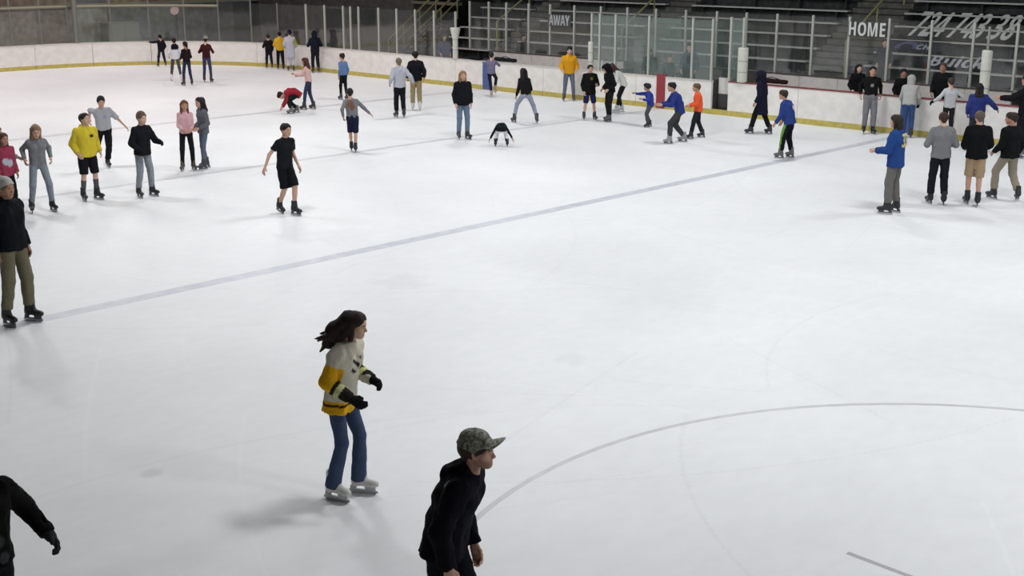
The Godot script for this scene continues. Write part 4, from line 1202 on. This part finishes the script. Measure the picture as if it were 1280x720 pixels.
func make_person(d: Dictionary) -> void:
	var near: bool = d.get("near", 0) == 1
	var lod := 1 if near else 0
	var at: Vector3 = d.at
	var cam := Vector3(24.0855, 4.8333, 31.5501)
	var dist := at.distance_to(cam)
	var cell := 0.0125 if near else clampf(dist * 0.00072, 0.019, 0.028)
	var s: float = (float(d.h) - 0.075) / 1.72
	var w: float = d.get("w", 1.0)
	var slim: bool = d.get("slim", 0) == 1
	if slim:
		w *= 0.92
	var root := thing("person", d.label, "person", at, d.yaw)
	# skeleton
	var fl: Array = d.get("L", [0.11, 0.02, 0, 10, 0])
	var fr: Array = d.get("R", [-0.11, -0.02, 0, -10, 0])
	var feet := [fl, fr]
	var ank := []
	for f in feet:
		ank.append(Vector3(f[0], 0.16 * s + f[2], f[1]))
	var lean: Array = d.get("lean", [2, 0, 0])
	var l1 := 0.43 * s
	var l2 := 0.42 * s
	var mid: Vector3 = (ank[0] + ank[1]) * 0.5
	if feet[1][2] > 0.1:
		mid = ank[0]
	var back: float = d.get("pz", -0.0022 * lean[0])
	var pel := Vector3(mid.x + d.get("px", 0.0), 0, mid.z + back)
	var top := 9.0
	for k in 2:
		var hx: float = pel.x + (0.085 if k == 0 else -0.085) * s
		var flat := Vector2(hx - ank[k].x, pel.z - ank[k].z).length()
		top = minf(top, ank[k].y + sqrt(maxf((l1 + l2) * (l1 + l2) * 0.992 - flat * flat, 0.04)))
	pel.y = top - d.get("drop", 0.0) * s + 0.02 * s
	var lp := deg_to_rad(lean[0])
	var ls := deg_to_rad(lean[1])
	var tw := deg_to_rad(lean[2])
	var up := func(f: float) -> Vector3:
		return Vector3(sin(ls * f), cos(lp * f), sin(lp * f)).normalized()
	var waist: Vector3 = pel + up.call(0.55) * 0.17 * s
	var chest: Vector3 = waist + up.call(0.9) * 0.19 * s
	var neck: Vector3 = chest + up.call(1.0) * 0.16 * s
	var X := Vector3(cos(tw), 0, -sin(tw))
	X = (X - up.call(1.0) * X.dot(up.call(1.0)) * 0.6).normalized()
	var U: Vector3 = up.call(1.0)
	var F := X.cross(U).normalized()
	var sw := 0.163 * s * (0.93 if slim else 1.0) * lerpf(1.0, w, 0.5)
	var sho := [neck + X * sw - U * 0.072 * s, neck - X * sw - U * 0.072 * s]
	var hip := [pel + Vector3(0.085 * s, -0.02 * s, 0), pel + Vector3(-0.085 * s, -0.02 * s, 0)]
	var arm := 0.545 * s
	var tgt := [d.get("LA", [0.22, -0.93, 0.12]), d.get("RA", [0.22, -0.93, 0.12])]
	var elb := []
	var wri := []
	var kne := []
	var Z := Vector3(sin(tw), 0, cos(tw))
	var X0 := Vector3(cos(tw), 0, -sin(tw))
	for k in 2:
		var sg := 1.0 if k == 0 else -1.0
		var t: Array = tgt[k]
		var out: float = t[0] if t[0] >= 0.5 or t[0] < 0.0 or near else t[0] * 0.5 - 0.02
		var goal: Vector3 = sho[k] + (X0 * sg * out + Vector3.UP * t[1] + Z * t[2]) * arm
		var e := bend(sho[k], goal, 0.29 * s, 0.255 * s, X0 * sg * 0.32 - Z * 0.85 - Vector3.UP * 0.25)
		elb.append(e[0])
		wri.append(e[1])
		var yaw := deg_to_rad(feet[k][3])
		var kn := bend(hip[k], ank[k], l1, l2, Vector3(sin(yaw) * 0.7 , 0, cos(yaw)))
		kne.append(kn[0])
		ank[k] = kn[1]
	var ha: Array = d.get("head", [0, 4, 0])
	var hb := Basis.from_euler(Vector3(deg_to_rad(ha[1]) + lp * 0.12, deg_to_rad(ha[0]) + tw, deg_to_rad(ha[2])))
	var hs := clampf(0.4 + 0.6 * s, 0.75, 1.06)
	var hc: Vector3 = neck + (U * 0.5 + hb.y * 0.5).normalized() * 0.165 * hs + hb.z * 0.03 * hs
	if lean[0] > 60:
		hc = neck + U * 0.15 * hs + F * 0.04
	var ht := Transform3D(hb.scaled(Vector3.ONE * hs), hc)
	# skin
	var tone: String = ["c39a84", "b98d76", "cda792", "a87d66"][int(absf(at.x * 7.0 + at.z * 3.0)) % 4]
	var q := []
	for sg in [-1.0, 1.0]:
		q.append([pel + Vector3(sg * 0.062 * s, -0.01, 0), waist + X * sg * 0.05 * s, 0.098 * s * w, 0.088 * s * w, 0.05, 0])
		q.append([waist + X * sg * 0.05 * s, chest + X * sg * 0.07 * s, 0.09 * s * w, 0.1 * s * w, 0.05, 0])
		q.append([chest + X * sg * 0.07 * s, neck + X * sg * 0.06 * s - U * 0.06 * s, 0.098 * s * w, 0.065 * s * w, 0.05, 0])
	for k in 2:
		q.append([neck - U * 0.04 * s, sho[k], 0.05 * s, 0.05 * s, 0.03, 0])
		var af := 1.0 if d.top[0] in ["tee", "tee_half"] else 0.84
		q.append([sho[k], elb[k], 0.046 * s * w * af, 0.037 * s * af, 0.02, 0])
		q.append([elb[k], wri[k], 0.037 * s * af, 0.026 * s, 0.012, 0])
		q.append([hip[k], kne[k], 0.08 * s * w, 0.054 * s, 0.025, 0])
		q.append([kne[k], ank[k].lerp(kne[k], 0.65), 0.054 * s, 0.052 * s, 0.015, 0])
		q.append([ank[k].lerp(kne[k], 0.65), ank[k], 0.052 * s, 0.036 * s, 0.015, 0])
	q.append([neck - U * 0.05 * s, neck.lerp(hc, 0.6), 0.058 * s, 0.05 * s, 0.03, 0])
	var body := field(q, cell)
	var headkey := "beard" if d.has("beard") else "head"
	body.add(protos["%s%d" % [headkey, lod]], ht)
	var hand_t := []
	for k in 2:
		var y: Vector3 = (wri[k] - elb[k]).normalized()
		var inward := X0 * (-1.0 if k == 0 else 1.0) + Vector3(0, -0.2, -0.1)
		var z := (inward - y * inward.dot(y)).normalized()
		var x := y.cross(z)
		if k == 0:
			x = -x
		hand_t.append(Transform3D(Basis(x * s, y * s, z * s), wri[k] + y * 0.012))
		if not d.has("gloves"):
			body.add(protos["%s%d" % ["fist" if near else "hand", lod]], hand_t[k])
	obj("body", body.mesh(), skin(tone), root)
	# trousers, shorts
	var bot: Array = d.bot
	var kind: String = bot[0]
	var th := 0.016
	match kind:
		"trousers": th = 0.010 if slim else 0.022
		"jeans": th = 0.010 if slim else 0.016
		"shorts": th = 0.022
		"bootcut": th = 0.011
	th *= s
	q = []
	for sg in [-1.0, 1.0]:
		q.append([pel + Vector3(sg * 0.062 * s, -0.02, 0), waist + X * sg * 0.05 * s - U * 0.02, 0.1 * s * w + th * 0.7, 0.09 * s * w + th * 0.5, 0.04, 1])
	for k in 2:
		var kr := 0.057 * s + th
		if kind == "shorts":
			q.append([hip[k], hip[k].lerp(kne[k], 1.02), 0.084 * s * w + th * 0.6, 0.066 * s + th, 0.02, 1])
			continue
		var ar := 0.042 * s + th * 1.25
		if kind == "bootcut":
			kr = 0.06 * s
			ar = 0.075 * s
		q.append([hip[k], kne[k], 0.083 * s * w + th * 0.7, kr, 0.022, 0])
		var low: float = 1.06 if kind == "bootcut" else 0.86
		q.append([kne[k], kne[k].lerp(ank[k], low), kr, ar, 0.02, 1])
	var leg := field(q, cell, 0.014 if not slim else 0.008)
	var painted := d.has("stripe") or d.has("legpatch")
	if painted:
		var base := Color(bot[1]).srgb_to_linear()
		var mark := Color(d.get("stripe", d.get("legpatch", "ffffff"))).srgb_to_linear()
		for n in leg.v.size():
			var p := leg.v[n]
			var c := base
			if d.has("stripe"):
				var axis: Vector3 = hip[0].lerp(kne[0], clampf((hip[0].y - p.y) / (hip[0].y - kne[0].y), 0.0, 1.0)) if p.y > kne[0].y else kne[0].lerp(ank[0], clampf((kne[0].y - p.y) / (kne[0].y - ank[0].y), 0.0, 1.0))
				var rel := p - axis
				if p.x > pel.x and rel.x + rel.z > 0.075 * s and p.y < pel.y - 0.08 * s:
					c = mark
			elif p.y > 0.2 and p.y < 0.4 and p.x * p.x < 0.03:
				c = mark
			leg.c[n] = c
	var bname := {"trousers": "trousers", "jeans": "jeans", "shorts": "shorts", "bootcut": "jeans"}
	obj(bname[kind], leg.mesh(), cloth(bot[1], painted), root)
	if kind == "shorts":
		for k in 2:
			if d.has("sock"):
				var so := field([[ank[k].lerp(kne[k], 0.7), ank[k].lerp(kne[k], 0.2), 0.058 * s, 0.05 * s, 0.01, 3]], cell * 0.7)
				obj("sock", so.mesh(), cloth(d.sock), root)
	# upper garment
	var tp: Array = d.top
	var tk: String = tp[0]
	var tt := 0.02
	var hem := 0.04
	var sleeve := 2.0
	match tk:
		"jacket": tt = 0.03; hem = 0.1
		"hoodie": tt = 0.03; hem = 0.08
		"sweater": tt = 0.026; hem = 0.08
		"coat": tt = 0.034; hem = 0.42
		"jersey": tt = 0.036; hem = 0.15
		"tee_long": tt = 0.013; hem = 0.04
		"tee": tt = 0.018; hem = 0.07; sleeve = 0.62
		"tee_half": tt = 0.022; hem = 0.03; sleeve = 1.0
	if slim and tt > 0.02:
		tt *= 0.8
	tt *= s
	hem *= s
	q = []
	var down: Vector3 = -up.call(0.35)
	if lean[0] > 60:
		down = -up.call(0.5)
	for sg in [-1.0, 1.0]:
		var hw := 0.066 if hem < 0.3 else 0.085
		q.append([waist + X * sg * 0.052 * s, pel + X * sg * hw * s + down * hem, 0.092 * s * w + tt, 0.1 * s * w + tt * 1.1, 0.04, 1])
		q.append([waist + X * sg * 0.052 * s, chest + X * sg * 0.07 * s, 0.092 * s * w + tt, 0.102 * s * w + tt, 0.04, 0])
		q.append([chest + X * sg * 0.07 * s, neck + X * sg * 0.06 * s - U * 0.07 * s, 0.1 * s * w + tt, 0.066 * s * w + tt * 0.8, 0.04, 0])
	for k in 2:
		q.append([neck - U * 0.05 * s, sho[k], 0.055 * s + tt * 0.6, 0.05 * s + tt * 0.9, 0.03, 0])
		if sleeve < 1.5:
			q.append([sho[k], sho[k].lerp(elb[k], sleeve), 0.05 * s * w + tt * 0.9, 0.045 * s + tt * 1.1, 0.02, 1])
		else:
			q.append([sho[k], elb[k], 0.05 * s * w + tt * 0.9, 0.041 * s + tt, 0.018, 0])
			q.append([elb[k], wri[k], 0.041 * s + tt, 0.031 * s + tt * 0.8, 0.012, 1])
	q.append([neck - U * 0.06 * s, neck + U * 0.025 * s, 0.08 * s + tt * 0.5, 0.066 * s + tt * 0.4, 0.02, 1])
	if tk == "hoodie" and not (d.has("hat") and d.hat[0] == "hood"):
		for sg in [-1.0, 1.0]:
			q.append([neck + X * sg * 0.05 * s + U * 0.02 * s + F * -0.05 * s, neck - U * 0.07 * s - F * 0.115 * s + X * sg * 0.015, 0.05 * s, 0.05 * s, 0.025, 0])
			q.append([neck + X * sg * 0.055 * s + U * 0.03 * s - F * 0.02 * s, neck + X * sg * 0.03 * s - U * 0.03 * s + F * 0.075 * s, 0.035 * s, 0.025 * s, 0.02, 0])
	var shirt := field(q, cell, 0.016 if tt > 0.02 * s else 0.009)
	var marks: Array = d.get("patches", [])
	var mix := not marks.is_empty() or d.has("paint") or d.has("vest")
	if mix:
		var base := Color(tp[1]).srgb_to_linear()
		for n in shirt.v.size():
			var p := shirt.v[n]
			var c := base
			for m in marks:
				var o: Vector3 = pel + X * m[0] * s + U * m[1] * s + F * m[2] * s
				if p.distance_to(o) < m[3] * s:
					c = Color(m[4]).srgb_to_linear()
			if d.has("vest") and (p - chest).dot(U) > -0.02 * s and (p - pel).length() < 9.0 and absf((p - chest).dot(X)) < 0.16 * s:
				c = Color(d.vest).srgb_to_linear()
			if d.has("paint"):
				c = paint_jersey(p, base, pel, down, hem, sho, elb, wri, chest, F, X, U, s)
			shirt.c[n] = c
	var tname := {"jacket": "jacket", "hoodie": "hoodie", "sweater": "sweater", "coat": "coat", "jersey": "jersey", "tee_long": "long_sleeved_shirt", "tee": "t_shirt", "tee_half": "shirt"}
	obj(tname[tk], shirt.mesh(), cloth(tp[1], mix), root)
	if d.has("number"):
		var nb := text("back_number", d.number[0], 0.24 * s, 0.03, plain(d.number[1], 0.8), root, Transform3D(Basis(-X, U, -F), chest - F * (0.1 * s * w + tt + 0.002) - U * 0.02), 0.62)
		nb.set_meta("label", "yellow back number")
	# gloves
	if d.has("gloves"):
		for k in 2:
			var gv: Shape = protos["glove%d" % lod]
			var gs := Shape.new()
			gs.add(gv, hand_t[k])
			var cuff := field([[wri[k].lerp(elb[k], 0.22), wri[k] + (wri[k] - elb[k]).normalized() * 0.03, 0.05 * s, 0.04 * s, 0.01, 2]], maxf(cell * 0.6, 0.009))
			gs.add(cuff, Transform3D())
			obj("glove", gs.mesh(), cloth(d.gloves), root)
	# hair and hats
	var hr: Array = d.hair
	var hk: String = "hair_%s%d" % [hr[0], lod]
	if not protos.has(hk):
		hk = "hair_%s%d" % [hr[0], 1 - lod]
	var hatted: bool = d.has("hat")
	if not hatted or d.hat[0] in ["cap", "beanie"]:
		var ho := obj("hair", protos[hk], plain(hr[1], 0.65, 0.0, 0.35), root)
		ho.transform = ht
		if hatted:
			ho.transform = ht * Transform3D(Basis.from_scale(Vector3(0.98, 0.95, 0.98)), Vector3(0, -0.008, 0))
	if hatted:
		var kk: String = "hat_%s%d" % [d.hat[0], lod]
		if not protos.has(kk):
			kk = "hat_%s%d" % [d.hat[0], 1 - lod]
		var nm := {"cap": "cap", "beanie": "knit_hat", "helmet": "helmet", "hood": "hood"}
		if d.hat[0] == "cap":
			var cp := part("cap", root)
			cp.transform = ht
			obj("crown", protos[kk], mats["camo"], cp)
			var br := obj("brim", protos["brim"], mats["camo"], cp)
			br.transform = Transform3D(Basis(Vector3.RIGHT, -0.2), Vector3(0, 0.012, 0.0))
		else:
			obj(nm[d.hat[0]], protos[kk], cloth(d.hat[1]), root).transform = ht
	# skates
	var steel := plain("b9bcc0", 0.3, 0.8)
	for k in 2:
		var sk := part("skate", root)
		var f: Array = feet[k]
		var b := Basis.from_euler(Vector3(deg_to_rad(f[4]), deg_to_rad(f[3]), 0), EULER_ORDER_YXZ)
		sk.transform = Transform3D(b.scaled(Vector3.ONE * s), ank[k])
		obj("boot", protos["boot"], plain(d.skate, 0.5), sk)
		obj("blade_holder", protos["holder"], plain("c4c6c6" if Color(d.skate).v > 0.6 else "4c4e52", 0.5), sk)
		obj("blade", protos["blade"], steel, sk)


func seg(p: Vector3, a: Vector3, b: Vector3) -> Vector2:
	var t := clampf((p - a).dot(b - a) / (b - a).length_squared(), 0.0, 1.0)
	return Vector2(t, p.distance_to(a.lerp(b, t)))


func paint_jersey(p: Vector3, base: Color, pel: Vector3, down: Vector3, hem: float, sho: Array, elb: Array, wri: Array, chest: Vector3, F: Vector3, X: Vector3, U: Vector3, s: float) -> Color:
	var gold := Color("d9a521").srgb_to_linear()
	var dark := Color("2a2224").srgb_to_linear()
	var lime := Color("b9bf86").srgb_to_linear()
	for k in 2:
		var a := seg(p, sho[k], elb[k])
		var b := seg(p, elb[k], wri[k])
		var torso := absf((p - chest).dot(X)) < 0.12 * s
		if not torso and b.y < 0.075 * s and b.x > 0.02 and b.y <= a.y:
			if b.x < 0.28: return gold
			if b.x < 0.42: return dark
			if b.x < 0.62: return lime
			return dark
		if not torso and a.y < 0.11 * s and a.x > 0.42:
			return gold
	var lift := hem - (p - pel).dot(down)
	if lift < 0.075 * s: return gold
	if lift < 0.1 * s: return dark
	if lift < 0.125 * s: return gold
	# dark crest on the chest
	var o := p - (chest + F * 0.12 * s - U * 0.03 * s)
	if absf(o.dot(X)) < 0.07 * s and absf(o.dot(U)) < 0.08 * s and o.dot(F) > -0.05 * s and sin(o.dot(U) * 70.0 + o.dot(X) * 50.0) > 0.1:
		return dark
	return base
